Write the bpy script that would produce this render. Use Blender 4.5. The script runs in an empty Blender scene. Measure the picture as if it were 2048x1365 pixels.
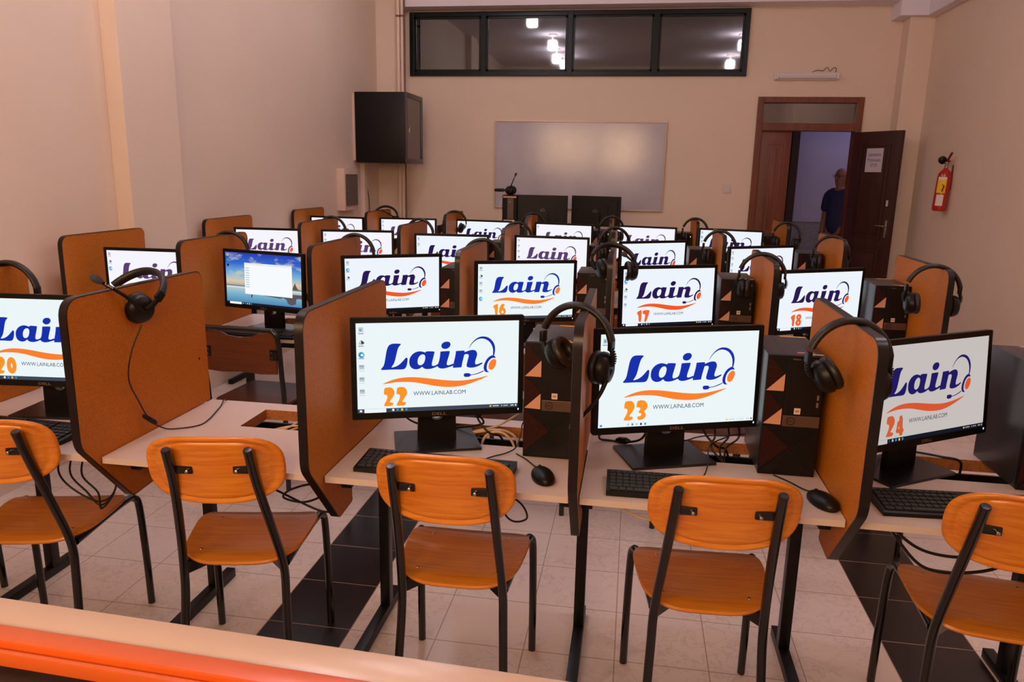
import bpy, bmesh, math, random
from mathutils import Vector, Matrix
random.seed(7)
PI = math.pi
S = bpy.context.scene
COL = S.collection
R = math.radians

# ------------------------------------------------------------------ camera, world, lights, exposure
FPX, YAW, PITCH, ROLL, CAMH = 1505.55, .1559, .2207, .0199, 1.5763
cd = bpy.data.cameras.new('camera')
cam = bpy.data.objects.new('camera', cd); COL.objects.link(cam)
F = Vector((-math.sin(YAW)*math.cos(PITCH), math.cos(YAW)*math.cos(PITCH), -math.sin(PITCH)))
r0 = Vector((math.cos(YAW), math.sin(YAW), 0)); u0 = r0.cross(F)
r2 = math.cos(ROLL)*r0 + math.sin(ROLL)*u0; u2 = -math.sin(ROLL)*r0 + math.cos(ROLL)*u0
M = Matrix((r2, u2, -F)).transposed().to_4x4(); M.translation = Vector((0, 0, CAMH))
cam.matrix_world = M
cd.sensor_width = 36; cd.lens = FPX/2048*36; cd.clip_start = .05; cd.clip_end = 60
S.camera = cam
S.view_settings.view_transform = 'Standard'; S.view_settings.look = 'None'
S.view_settings.gamma = 1; S.view_settings.use_curve_mapping = False
S.view_settings.exposure = 0.0
w = bpy.data.worlds.new('world'); S.world = w; w.use_nodes = True
w.node_tree.nodes['Background'].inputs[0].default_value = (.9, .62, .45, 1)
w.node_tree.nodes['Background'].inputs[1].default_value = .25

def area(name, loc, rot, sx, sy, power, color):
    d = bpy.data.lights.new(name, 'AREA'); d.shape = 'RECTANGLE'; d.size = sx; d.size_y = sy
    d.energy = power; d.color = color
    o = bpy.data.objects.new(name, d); COL.objects.link(o); o.location = loc; o.rotation_euler = rot
    return o
def point(name, loc, power, color, rad=.08):
    d = bpy.data.lights.new(name, 'POINT'); d.energy = power; d.color = color; d.shadow_soft_size = rad
    o = bpy.data.objects.new(name, d); COL.objects.link(o); o.location = loc
    return o
# daylight coming through the open front window, behind the photographer
area('window_daylight_left', (-1.7, -.9, 2.2), (R(88), 0, R(-8)), 1.25, 1.0, 43, (1, .62, .34))
area('window_daylight_right', (-.35, -.9, 2.15), (R(88), 0, 0), .9, .95, 38, (1, .62, .34))
# the room's own cool ceiling lamps
LAMPS = [(-1.55, 6.5), (-1.48, 4.5), (-1.57, 3.0), (-1.5, 2.2), (1.62, 2.2), (1.57, 4.4)]
point('corridor_daylight', (3.0, 9.9, 2.3), 7, (.62, .62, 1.0), .2)

# ------------------------------------------------------------------ materials
def lin(c):
    return tuple(((v/255+.055)/1.055)**2.4 if v/255 > .04045 else v/255/12.92 for v in c) + (1,)
def mat(name, c, rough=.5, metal=0, spec=.5, noise=None, bump=None, coat=0, raw=False):
    m = bpy.data.materials.new(name); m.use_nodes = True
    nt = m.node_tree; b = nt.nodes['Principled BSDF']
    col = c if raw else lin(c)
    b.inputs['Base Color'].default_value = col
    b.inputs['Roughness'].default_value = rough; b.inputs['Metallic'].default_value = metal
    b.inputs['Specular IOR Level'].default_value = spec
    b.inputs['Coat Weight'].default_value = coat
    if noise or bump:
        tc = nt.nodes.new('ShaderNodeTexCoord'); mp = nt.nodes.new('ShaderNodeMapping')
        nt.links.new(tc.outputs['Object'], mp.inputs[0])
        n = nt.nodes.new('ShaderNodeTexNoise'); nt.links.new(mp.outputs[0], n.inputs['Vector'])
        n.inputs['Detail'].default_value = 4
        sc, amt = noise if noise else (bump[0], 0)
        if isinstance(sc, tuple): mp.inputs['Scale'].default_value = sc; n.inputs['Scale'].default_value = 1
        else: n.inputs['Scale'].default_value = sc
        if noise:
            rp = nt.nodes.new('ShaderNodeValToRGB')
            rp.color_ramp.elements[0].position = .3; rp.color_ramp.elements[1].position = .7
            rp.color_ramp.elements[0].color = tuple(v*(1-amt) for v in col[:3])+(1,)
            rp.color_ramp.elements[1].color = tuple(min(1, v*(1+amt)) for v in col[:3])+(1,)
            nt.links.new(n.outputs[0], rp.inputs[0]); nt.links.new(rp.outputs[0], b.inputs['Base Color'])
        if bump:
            bp = nt.nodes.new('ShaderNodeBump'); bp.inputs['Strength'].default_value = bump[1]
            bp.inputs['Distance'].default_value = .002
            nt.links.new(n.outputs[0], bp.inputs['Height']); nt.links.new(bp.outputs[0], b.inputs['Normal'])
    return m
def emis(name, c, s=1.0):
    m = bpy.data.materials.new(name); m.use_nodes = True; nt = m.node_tree
    for n in list(nt.nodes):
        if n.type == 'BSDF_PRINCIPLED': nt.nodes.remove(n)
    e = nt.nodes.new('ShaderNodeEmission'); e.inputs[0].default_value = lin(c); e.inputs[1].default_value = s
    nt.links.new(e.outputs[0], nt.nodes['Material Output'].inputs[0])
    return m
def glass(name, refl, tint):
    m = bpy.data.materials.new(name); m.use_nodes = True; nt = m.node_tree
    nt.nodes.remove(nt.nodes['Principled BSDF'])
    t = nt.nodes.new('ShaderNodeBsdfTransparent'); t.inputs[0].default_value = lin(tint)
    g = nt.nodes.new('ShaderNodeBsdfGlossy'); g.inputs['Roughness'].default_value = .03
    mx = nt.nodes.new('ShaderNodeMixShader'); mx.inputs[0].default_value = refl
    nt.links.new(t.outputs[0], mx.inputs[1]); nt.links.new(g.outputs[0], mx.inputs[2])
    nt.links.new(mx.outputs[0], nt.nodes['Material Output'].inputs[0])
    return m

WALL = mat('wall_paint', (234, 212, 190), .65, noise=(1.3, .03), bump=(180, .12))
CEIL = mat('ceiling_paint', (240, 232, 238), .8, noise=(2, .02))
CORR = mat('corridor_paint', (190, 180, 200), .8, noise=(2, .02))
DADO = mat('corridor_dado', (150, 145, 150), .4, noise=(60, .25))
BOARD = mat('hardboard', (184, 104, 18), .55, spec=.3, noise=(230, .2), bump=(150, .1))
TRIMB = mat('edge_band', (24, 14, 11), .33, noise=(14, .35), spec=.4)
LAMI = mat('laminate', (216, 196, 186), .38, noise=(9, .03))
CHIPB = mat('chipboard_edge', (170, 105, 55), .6, noise=(160, .25))
STEEL = mat('black_steel', (15, 12, 12), .4, spec=.35, noise=(20, .2))
STEELB = mat('black_tube', (20, 17, 16), .22, coat=.4)
PLAS = mat('black_plastic', (17, 12, 11), .4, spec=.3, noise=(40, .1))
PLASM = mat('matt_plastic', (14, 9, 9), .5, spec=.25, noise=(60, .15))
PLASG = mat('satin_grey_top', (48, 44, 50), .35, noise=(30, .05))
BASEP = mat('stand_base', (26, 25, 32), .28, noise=(30, .05))
LEATH = mat('soft_pad', (26, 20, 19), .45, bump=(90, .5))
FOAM = mat('mic_foam', (70, 66, 66), .95, bump=(300, .8))
SILV = mat('silver_print', (150, 140, 130), .35, .6)
BRAND = mat('lit_print', (150, 110, 90), .4)  # silver lettering, the warm light on it put into the tan colour
BAND = mat('bronze_band', (96, 72, 62), .35, .25, noise=(50, .05))
TRI = mat('copper_triangle', (218, 160, 132), .4)
HEXM = mat('red_mesh', (46, 12, 8), .6, spec=.2, noise=(420, .6))
STICK = mat('white_sticker', (225, 215, 205), .5)
STICKY = mat('sticker_yellow', (215, 170, 90), .5)
STICKP = mat('sticker_pink', (205, 130, 110), .5)
KEYS = mat('keycap', (34, 30, 30), .45)
CABB = mat('black_cable', (18, 15, 15), .45)
CABW = mat('beige_cable', (205, 170, 140), .45)
ORANGE = mat('orange_frame', (212, 94, 32), .28, noise=(30, .03), coat=.3)
SILL = mat('sill_stone', (206, 178, 158), .25, noise=(14, .02))
EXTD = mat('dark_exterior', (40, 28, 26), .6, noise=(30, .3))
GREEN = mat('green_frame', (10, 20, 19), .35, spec=.25, noise=(12, .25))
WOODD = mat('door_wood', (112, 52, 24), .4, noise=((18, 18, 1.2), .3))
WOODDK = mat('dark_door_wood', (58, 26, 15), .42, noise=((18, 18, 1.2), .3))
PIPE = mat('pipe_paint', (236, 208, 190), .4)
CLIPSHADE = mat('clip_and_shadow_brown', (120, 84, 68), .4)
RACKM = mat('rack_steel', (8, 6, 7), .4, spec=.3)
RACKG = mat('rack_frame', (62, 52, 58), .35)
RACKGL = mat('smoked_glass', (74, 60, 58), .12)
PANELW = mat('panel_white', (226, 196, 180), .45)
PANELD = mat('smoked_flap', (52, 44, 44), .2)
WBOARD = mat('whiteboard', (190, 186, 194), .15, spec=.5, noise=(3.2, .07))
WFRAME = mat('whiteboard_frame', (190, 165, 150), .4, .5)
RED = mat('extinguisher_red', (178, 26, 20), .25, coat=.5)
REDD = mat('handle_red', (120, 14, 14), .35)
YEL = mat('label_yellow', (235, 190, 30), .5)
SKIN = mat('skin', (150, 100, 84), .55)
SHIRT = mat('blue_shirt', (44, 44, 84), .85)
TROU = mat('dark_trousers', (36, 34, 46), .85)
SWITCH = mat('switch_white', (222, 205, 198), .4)
TUBEW = mat('tube_white', (225, 215, 215), .35)
METAL = mat('screw_metal', (190, 180, 170), .25, 1)
PAPER = mat('paper', (200, 190, 200), .7)
INK = mat('ink', (60, 55, 66), .7)
GLASSW = glass('window_glass', .2, (90, 70, 60))
GLASST = glass('transom_glass', .2, (150, 130, 115))
LAMPE = emis('lamp_glow', (244, 234, 246), 62)
LED = emis('led', (235, 240, 255), 1.5)

def wood(name, c1, c2, rough=.32):
    m = bpy.data.materials.new(name); m.use_nodes = True; nt = m.node_tree; b = nt.nodes['Principled BSDF']
    tc = nt.nodes.new('ShaderNodeTexCoord'); mp = nt.nodes.new('ShaderNodeMapping')
    mp.inputs['Scale'].default_value = (4, 105, 105); nt.links.new(tc.outputs['Object'], mp.inputs[0])
    n1 = nt.nodes.new('ShaderNodeTexNoise'); n1.inputs['Scale'].default_value = 1.0; n1.inputs['Detail'].default_value = 5
    n1.inputs['Distortion'].default_value = .6
    nt.links.new(mp.outputs[0], n1.inputs['Vector'])
    n2 = nt.nodes.new('ShaderNodeTexNoise'); n2.inputs['Scale'].default_value = 3.0
    nt.links.new(tc.outputs['Object'], n2.inputs['Vector'])
    mth = nt.nodes.new('ShaderNodeMath'); mth.operation = 'MULTIPLY_ADD'; mth.inputs[1].default_value = .65
    nt.links.new(n1.outputs[0], mth.inputs[0])
    m2 = nt.nodes.new('ShaderNodeMath'); m2.operation = 'MULTIPLY'; m2.inputs[1].default_value = .35
    nt.links.new(n2.outputs[0], m2.inputs[0]); nt.links.new(m2.outputs[0], mth.inputs[2])
    rp = nt.nodes.new('ShaderNodeValToRGB'); rp.color_ramp.elements[0].position = .36; rp.color_ramp.elements[1].position = .62
    rp.color_ramp.elements[0].color = lin(c1); rp.color_ramp.elements[1].color = lin(c2)
    nt.links.new(mth.outputs[0], rp.inputs[0]); nt.links.new(rp.outputs[0], b.inputs['Base Color'])
    b.inputs['Roughness'].default_value = rough; b.inputs['Coat Weight'].default_value = .25
    b.inputs['Coat Roughness'].default_value = .2
    return m
OAK = wood('oiled_oak', (206, 112, 24), (232, 146, 42))
DARKW = wood('dark_ply', (104, 48, 10), (126, 62, 16), .45)

def floor_mat():
    m = bpy.data.materials.new('marble_tile'); m.use_nodes = True; nt = m.node_tree; b = nt.nodes['Principled BSDF']
    L = nt.links; N = nt.nodes.new
    tc = N('ShaderNodeTexCoord'); sp = N('ShaderNodeSeparateXYZ'); L.new(tc.outputs['Object'], sp.inputs[0])
    def ma(op, a, bb=None, c=None):
        n = N('ShaderNodeMath'); n.operation = op
        for i, v in enumerate((a, bb, c)):
            if v is None: continue
            if isinstance(v, (int, float)): n.inputs[i].default_value = v
            else: L.new(v, n.inputs[i])
        return n.outputs[0]
    def frac(src, off, size):
        return ma('FRACT', ma('DIVIDE', ma('SUBTRACT', src, off), size))
    fx = frac(sp.outputs[0], -.905-.306*20, .306); fy = frac(sp.outputs[1], 2.2375-.2855*20, .2855)
    def joint(f, wd): # 1 on the grout line
        return ma('LESS_THAN', ma('MINIMUM', f, ma('SUBTRACT', 1.0, f)), wd)
    g = ma('MAXIMUM', joint(fx, .0055), joint(fy, .006))
    def inside(a, bb):
        return ma('MULTIPLY', ma('GREATER_THAN', sp.outputs[0], a), ma('LESS_THAN', sp.outputs[0], bb))
    blk = ma('ADD', inside(-1.211, -.905), inside(.931, 1.237))
    n1 = N('ShaderNodeTexNoise'); n1.inputs['Scale'].default_value = 19; n1.inputs['Detail'].default_value = 9
    n1.inputs['Distortion'].default_value = .7; L.new(tc.outputs['Object'], n1.inputs['Vector'])
    r1 = N('ShaderNodeValToRGB'); L.new(n1.outputs[0], r1.inputs[0])
    e = r1.color_ramp.elements; e[0].position = .44; e[0].color = lin((240, 220, 206)); e[1].position = .52; e[1].color = lin((240, 220, 206))
    k = r1.color_ramp.elements.new(.48); k.color = lin((222, 202, 190))
    n3 = N('ShaderNodeTexNoise'); n3.inputs['Scale'].default_value = 1.7; n3.inputs['Detail'].default_value = 6; n3.inputs['Distortion'].default_value = .8
    L.new(tc.outputs['Object'], n3.inputs['Vector'])
    r3 = N('ShaderNodeValToRGB'); L.new(n3.outputs[0], r3.inputs[0]); r3.color_ramp.elements[0].position = .45; r3.color_ramp.elements[1].position = .62
    mv = N('ShaderNodeMixRGB'); mv.inputs[2].default_value = lin((240, 220, 206))
    L.new(r3.outputs[0], mv.inputs[0]); L.new(r1.outputs[0], mv.inputs[1])
    n2 = N('ShaderNodeTexNoise'); n2.inputs['Scale'].default_value = 7; L.new(tc.outputs['Object'], n2.inputs['Vector'])
    r2_ = N('ShaderNodeValToRGB'); L.new(n2.outputs[0], r2_.inputs[0])
    r2_.color_ramp.elements[0].color = lin((26, 15, 13)); r2_.color_ramp.elements[1].color = lin((38, 23, 20))
    mx = N('ShaderNodeMixRGB'); L.new(blk, mx.inputs[0]); L.new(mv.outputs[0], mx.inputs[1]); L.new(r2_.outputs[0], mx.inputs[2])
    m3 = N('ShaderNodeMixRGB'); L.new(g, m3.inputs[0]); L.new(mx.outputs[0], m3.inputs[1]); m3.inputs[2].default_value = lin((176, 140, 116))
    L.new(m3.outputs[0], b.inputs['Base Color']); b.inputs['Roughness'].default_value = .28
    return m
FLOOR = floor_mat()

# ------------------------------------------------------------------ mesh helpers
def tag(o, label=None, cat=None, group=None, kind=None):
    if label: o['label'] = label
    if cat: o['category'] = cat
    if group: o['group'] = group
    if kind: o['kind'] = kind
    return o
def thing(name, label, cat, loc=(0, 0, 0), rz=0, group=None):
    o = bpy.data.objects.new(name, None); COL.objects.link(o); o.empty_display_size = .05
    o.location = loc; o.rotation_euler = (0, 0, rz)
    return tag(o, label, cat, group)
def obj(name, bm, mats, parent=None, smooth=None, loc=None):
    bmesh.ops.recalc_face_normals(bm, faces=bm.faces)
    me = bpy.data.meshes.new(name); bm.to_mesh(me); bm.free()
    for m in (mats if isinstance(mats, (list, tuple)) else [mats]): me.materials.append(m)
    if smooth is not None:
        for p in me.polygons: p.use_smooth = True
        me.set_sharp_from_angle(angle=R(smooth))
    o = bpy.data.objects.new(name, me); COL.objects.link(o)
    if parent: o.parent = parent
    if loc: o.location = loc
    return o
def struct(name, bm, m, parent=None, smooth=None):
    o = obj(name, bm, m, parent, smooth)
    if not parent: o['kind'] = 'structure'
    return o
def dup(root, loc=None, rz=None, label=None, group=None, parent=None):
    c = root.copy(); COL.objects.link(c)
    if parent: c.parent = parent
    if loc is not None: c.location = loc
    if rz is not None: c.rotation_euler = (0, 0, rz)
    if label: c['label'] = label
    if group: c['group'] = group
    for ch in [o for o in root.children]: dup(ch, parent=c)
    return c
def new(): return bmesh.new()
def box(bm, x0, x1, y0, y1, z0, z1, bev=0, mi=0, M=None):
    vs = [bm.verts.new((x, y, z)) for x in (x0, x1) for y in (y0, y1) for z in (z0, z1)]
    fs = [bm.faces.new([vs[i] for i in f]) for f in ((0, 1, 3, 2), (4, 6, 7, 5), (0, 4, 5, 1), (2, 3, 7, 6), (0, 2, 6, 4), (1, 5, 7, 3))]
    for f in fs: f.material_index = mi
    if bev:
        es = list({e for f in fs for e in f.edges})
        r = bmesh.ops.bevel(bm, geom=es, offset=bev, segments=2, affect='EDGES', profile=.6)
        vs = list({v for f in r['faces'] for v in f.verts} | {v for v in vs if v.is_valid})
        for f in r['faces']: f.material_index = mi
    if M is not None:
        vv = {v for v in vs if v.is_valid}
        bmesh.ops.transform(bm, matrix=M, verts=list(vv))
    return bm
def bx(*a, **k): return box(new(), *a, **k)
def smooth_pts(pts, n=6):
    P = [Vector(p) for p in pts]
    if len(P) < 3 or n < 2: return P
    out = []
    for i in range(len(P)-1):
        a = P[i-1] if i else P[0]*2-P[1]; b = P[i]; c = P[i+1]; d = P[i+2] if i+2 < len(P) else P[-1]*2-P[-2]
        for k in range(n):
            t = k/n
            out.append(.5*((2*b)+(c-a)*t+(2*a-5*b+4*c-d)*t*t+(3*b-a-3*c+d)*t**3))
    out.append(P[-1]); return out
def tube(bm, pts, rad, n=10, sub=6, mi=0, sq=1.0, up=None):
    P = smooth_pts(pts, sub); rads = rad if isinstance(rad, (list, tuple)) else None
    rings = []; prev = None
    for i, p in enumerate(P):
        t = (P[min(i+1, len(P)-1)]-P[max(i-1, 0)]).normalized()
        if prev is None:
            a = Vector(up) if up else (Vector((0, 0, 1)) if abs(t.z) < .9 else Vector((1, 0, 0)))
            a = (a-t*a.dot(t)).normalized()
        else: a = (prev-t*prev.dot(t)).normalized()
        prev = a; b = t.cross(a)
        if rads:
            f = i/(len(P)-1)*(len(rads)-1); k = min(int(f), len(rads)-2); rr = rads[k]+(rads[k+1]-rads[k])*(f-k)
        else: rr = rad
        rings.append([bm.verts.new(p+(a*math.cos(2*PI*j/n)*sq+b*math.sin(2*PI*j/n))*rr) for j in range(n)])
    for i in range(len(rings)-1):
        for j in range(n):
            f = bm.faces.new((rings[i][j], rings[i][(j+1) % n], rings[i+1][(j+1) % n], rings[i+1][j])); f.material_index = mi
    for rg in (rings[0], rings[-1]):
        f = bm.faces.new(rg); f.material_index = mi
    return bm
def lathe(bm, prof, n=24, M=None, mi=0, caps=True):
    rings = []; vs = []
    for r, z in prof:
        rg = [bm.verts.new((max(r, 1e-5)*math.cos(2*PI*j/n), max(r, 1e-5)*math.sin(2*PI*j/n), z)) for j in range(n)]
        rings.append(rg); vs += rg
    for i in range(len(rings)-1):
        for j in range(n):
            f = bm.faces.new((rings[i][j], rings[i][(j+1) % n], rings[i+1][(j+1) % n], rings[i+1][j])); f.material_index = mi
    for rg in ((rings[0], rings[-1]) if caps else ()):
        f = bm.faces.new(rg); f.material_index = mi
    if M is not None: bmesh.ops.transform(bm, matrix=M, verts=vs)
    return bm
def rpoly(pts, rad, n=5):
    out = []; N_ = len(pts)
    for i, p in enumerate(pts):
        r = rad[i] if isinstance(rad, (list, tuple)) else rad
        p = Vector(p); a = Vector(pts[i-1]); b = Vector(pts[(i+1) % N_])
        if r <= 0: out.append(p); continue
        da = (a-p).normalized(); db = (b-p).normalized(); ang = da.angle(db)
        d = min(r/math.tan(ang/2), (a-p).length*.49, (b-p).length*.49); s = p+da*d; e = p+db*d
        for k in range(n+1):
            t = k/n; out.append(s*(1-t)**2+p*2*t*(1-t)+e*t*t)
    return out
def prism(bm, pts2, d0, d1, axis='x', mi=0, mi_side=None):
    """polygon extruded along an axis: x -> pts (y,z); y -> pts (x,z); z -> pts (x,y)"""
    def v(p, d): return {'x': (d, p[0], p[1]), 'y': (p[0], d, p[1]), 'z': (p[0], p[1], d)}[axis]
    A = [bm.verts.new(v(p, d0)) for p in pts2]; B = [bm.verts.new(v(p, d1)) for p in pts2]
    bm.faces.new(A).material_index = mi; bm.faces.new(B[::-1]).material_index = mi
    for i in range(len(A)):
        f = bm.faces.new((A[i], A[(i+1) % len(A)], B[(i+1) % len(A)], B[i])); f.material_index = mi if mi_side is None else mi_side
    return bm
def chaikin(pts, k=1):
    for _ in range(k):
        o = []
        for i in range(len(pts)):
            a = Vector(pts[i]); b = Vector(pts[(i+1) % len(pts)])
            o += [a*.75+b*.25, a*.25+b*.75]
        pts = o
    return pts
def loops_mesh(loops, extrude=0):
    """filled 2-D outlines (holes allowed) -> list of verts, faces in the XY plane"""
    cu = bpy.data.curves.new('t', 'CURVE'); cu.dimensions = '2D'; cu.fill_mode = 'BOTH'; cu.extrude = extrude
    for lp in loops:
        s = cu.splines.new('POLY'); s.points.add(len(lp)-1); s.use_cyclic_u = True
        for p, q in zip(s.points, lp): p.co = (q[0], q[1], 0, 1)
    o = bpy.data.objects.new('t', cu); me = bpy.data.meshes.new_from_object(o)
    r = ([v.co.copy() for v in me.vertices], [list(p.vertices) for p in me.polygons])
    bpy.data.objects.remove(o); bpy.data.curves.remove(cu); bpy.data.meshes.remove(me)
    return r
_tc = {}
def text_mesh(s, align='LEFT'):
    if (s, align) in _tc: return _tc[(s, align)]
    cu = bpy.data.curves.new('t', 'FONT'); cu.body = s; cu.size = 1; cu.align_x = align; cu.resolution_u = 3; cu.offset = 0
    o = bpy.data.objects.new('t', cu); me = bpy.data.meshes.new_from_object(o)
    vs = [v.co.copy() for v in me.vertices]; fs = [list(p.vertices) for p in me.polygons]
    bpy.data.objects.remove(o); bpy.data.curves.remove(cu); bpy.data.meshes.remove(me)
    _tc[(s, align)] = (vs, fs); return vs, fs
def put(bm, vf, fn, mi=0):
    vs, fs = vf; V = [bm.verts.new(fn(v)) for v in vs]
    for f in fs:
        try: bm.faces.new([V[i] for i in f]).material_index = mi
        except ValueError: pass
def fit_text(s, x0, x1, z0, z1, y, mirror=False):
    """text filling a box in the XZ plane facing -Y (or +Y when mirrored)"""
    vs, fs = text_mesh(s)
    a = min(v.x for v in vs); b = max(v.x for v in vs); c = min(v.y for v in vs); d = max(v.y for v in vs)
    def fn(v):
        t = (v.x-a)/(b-a)
        if mirror: t = 1-t
        return (x0+(x1-x0)*t, y, z0+(z1-z0)*(v.y-c)/(d-c))
    return (vs, fs), fn
def plate(outline, zf, thick, rings=9, rnd=.35):
    """curved plywood sheet: outline(t)->(x,y), top surface z=zf(x,y,s)"""
    bm = new(); n = 56; sc = [k/rings for k in range(1, rings+1)]
    O = [outline(2*PI*j/n) for j in range(n)]
    def ring(s, off, grow=1.0):
        return [bm.verts.new((x*s*grow, y*s*grow, zf(x*s, y*s, s)+off)) for x, y in O]
    top = [ring(s, 0) for s in sc[:-1]]+[ring(.985, -thick*.08), ring(1.0, -thick*.5), ring(.985, -thick*.92)]
    top += [ring(s, -thick) for s in sc[:-1][::-1]]
    ct = bm.verts.new((0, 0, zf(0, 0, 0))); cb = bm.verts.new((0, 0, zf(0, 0, 0)-thick))
    for i in range(len(top)-1):
        for j in range(n): bm.faces.new((top[i][j], top[i][(j+1) % n], top[i+1][(j+1) % n], top[i+1][j]))
    for j in range(n):
        bm.faces.new((ct, top[0][j], top[0][(j+1) % n])); bm.faces.new((cb, top[-1][(j+1) % n], top[-1][j]))
    return bm

# ------------------------------------------------------------------ the room
XL, XR, YB, ZC, YF = -2.945, 2.86, 8.8, 3.8, .80
struct('floor', bx(-3.4, 3.6, .6, 11.2, -.06, 0), FLOOR)
struct('ceiling', bx(-3.3, 3.3, .5, 8.9, ZC, ZC+.08), CEIL)
struct('wall_left', bx(XL-.15, XL, .5, 8.9, 0, ZC), WALL)
struct('wall_right', bx(XR, XR+.15, .5, 8.9, 0, ZC), WALL)
bm = new()          # back wall with the window band and the doorway cut out
WX0, WX1, WZ0, WZ1 = -2.62, 1.10, 2.63, 3.31
DX0, DX1, DZ1 = 1.25, 2.33, 2.42
for a in ((XL, WX0, 0, ZC), (WX0, WX1, 0, WZ0), (WX0, WX1, WZ1, ZC), (WX1, DX0, 0, ZC), (DX0, DX1, DZ1, ZC), (DX1, XR, 0, ZC)):
    box(bm, a[0], a[1], YB, YB+.14, a[2], a[3])
struct('wall_back', bm, WALL)
bm = new()          # window wall the photograph is taken through: parapet, lintel, piers
for a in ((XL, XR, 0, .965), (XL, XR, 2.75, ZC), (XL, -2.75, .965, 2.75), (1.55, XR, .965, 2.75)):
    box(bm, a[0], a[1], .56, .74, a[2], a[3])
struct('wall_front', bm, WALL)
# pilasters and beams
struct('trim_1', bx(XL, -2.845, 3.98, 4.50, 0, ZC, bev=.004), WALL)
struct('trim_2', bx(XL, -2.675, 8.55, YB, 0, ZC, bev=.004), WALL)
struct('trim_3', bx(2.62, XR, 8.58, YB, 0, ZC, bev=.004), WALL)
struct('trim_4', bx(-2.675, 2.52, 8.55, YB, 3.325, ZC), CEIL)
struct('trim_5', bx(2.50, XR, 8.50, YB, 3.17, ZC, bev=.006), CEIL)
struct('trim_6', bx(2.76, XR, .8, 8.50, 3.17, ZC, bev=.006), CEIL)
# sill and orange window frame in the foreground, very slightly out of square
def sill_part(name, y0, y1, z0, z1, m, bev=.002):
    A = .038
    bm = bx(-2.2, 1.8, y0, y1, z0, z1, bev=bev)
    for v in bm.verts: v.co.y -= A*(v.co.x+.82)
    return struct(name, bm, m, smooth=40)
sill_part('trim_7', .742, .80, .976, 1.0, SILL, .003)
rail = thing('window_rail', 'orange painted metal rail of the open window along the beige sill', 'window frame')
def rail_part(name, y0, y1, z0, z1, m):
    bm = bx(-2.2, 1.8, y0, y1, z0, z1, bev=.0025)
    for v in bm.verts: v.co.y -= .038*(v.co.x+.82)
    return obj(name, bm, m, rail, 40)
rail_part('frame_profile', .712, .741, .975, 1.006, ORANGE)
rail_part('track', .706, .712, .975, .994, ORANGE)
rail_part('track', .698, .706, .981, 1.000, ORANGE)
bm = bx(-2.2, 1.8, .15, .735, .80, .9745)
for v in bm.verts: v.co.y -= .038*(v.co.x+.82)
struct('trim_8', bm, EXTD)

# window 1: green metal frame with four panes
wn = new()
fx = [WX0, -1.77, -.80, .13, WX1]
box(wn, WX0, WX1, 8.765, 8.85, WZ0, WZ0+.05, .004); box(wn, WX0, WX1, 8.765, 8.85, WZ1-.05, WZ1, .004)
for k, x in enumerate(fx):
    a = x if k == 0 else (x-.05 if k == 4 else x-.03)
    box(wn, a, a+(.05 if k in (0, 4) else .06), 8.76, 8.85, WZ0, WZ1, .004)
win = struct('window_1', wn, GREEN)
for k in range(4):
    a = fx[k]+(.05 if k == 0 else .03); b = fx[k+1]-(.05 if k == 3 else .03)
    bm = new()
    for q in ((a, b, WZ0+.05, WZ0+.072), (a, b, WZ1-.072, WZ1-.05), (a, a+.022, WZ0+.05, WZ1-.05), (b-.022, b, WZ0+.05, WZ1-.05)):
        box(bm, q[0], q[1], 8.785, 8.82, q[2], q[3])
    obj('window_sash', bm, GREEN, win)
    obj('pane', bx(a+.02, b-.02, 8.80, 8.806, WZ0+.07, WZ1-.07), GLASSW, win)
# the unlit hall behind it
struct('wall_hall', bx(-3.3, 1.2, 11.0, 11.1, 0, 4.2), CORR)
struct('wall_corridor', bx(1.25, 3.7, 10.8, 10.9, 0, 2.7), CORR)
struct('wall_partition', bx(1.14, 1.2, 8.94, 11.0, 0, 4.2), CORR)
struct('wall_corridor_end', bx(3.6, 3.7, 8.94, 10.8, 0, 2.7), CORR)
struct('ceiling_corridor', bx(1.2, 3.7, 8.94, 10.9, 2.62, 2.7), CORR)
struct('ceiling_hall', bx(-3.3, 1.2, 8.94, 11.1, 4.15, 4.2), CORR)
struct('wall_hall_side', bx(-3.35, -3.3, 8.94, 11.1, 0, 4.2), CORR)
struct('baseboard_corridor', bx(2.1, 3.6, 10.775, 10.8, 0, 1.0), DADO)
struct('trim_9', bx(2.1, 3.6, 10.76, 10.8, 1.0, 1.05, bev=.004), CORR)
cdoor = new(); box(cdoor, 1.3, 2.1, 10.74, 10.8, 0, 2.06, .006)
struct('door_2', cdoor, WOODDK)
struct('trim_10', bx(2.0, 2.1, 10.70, 10.8, 0, 2.62, bev=.006), WOODDK)
tag(obj('door_sign', bx(1.84, 1.99, 10.765, 10.785, 2.09, 2.25, bev=.002), PAPER), 'small white sign above the dark door across the corridor', 'sign')

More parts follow.
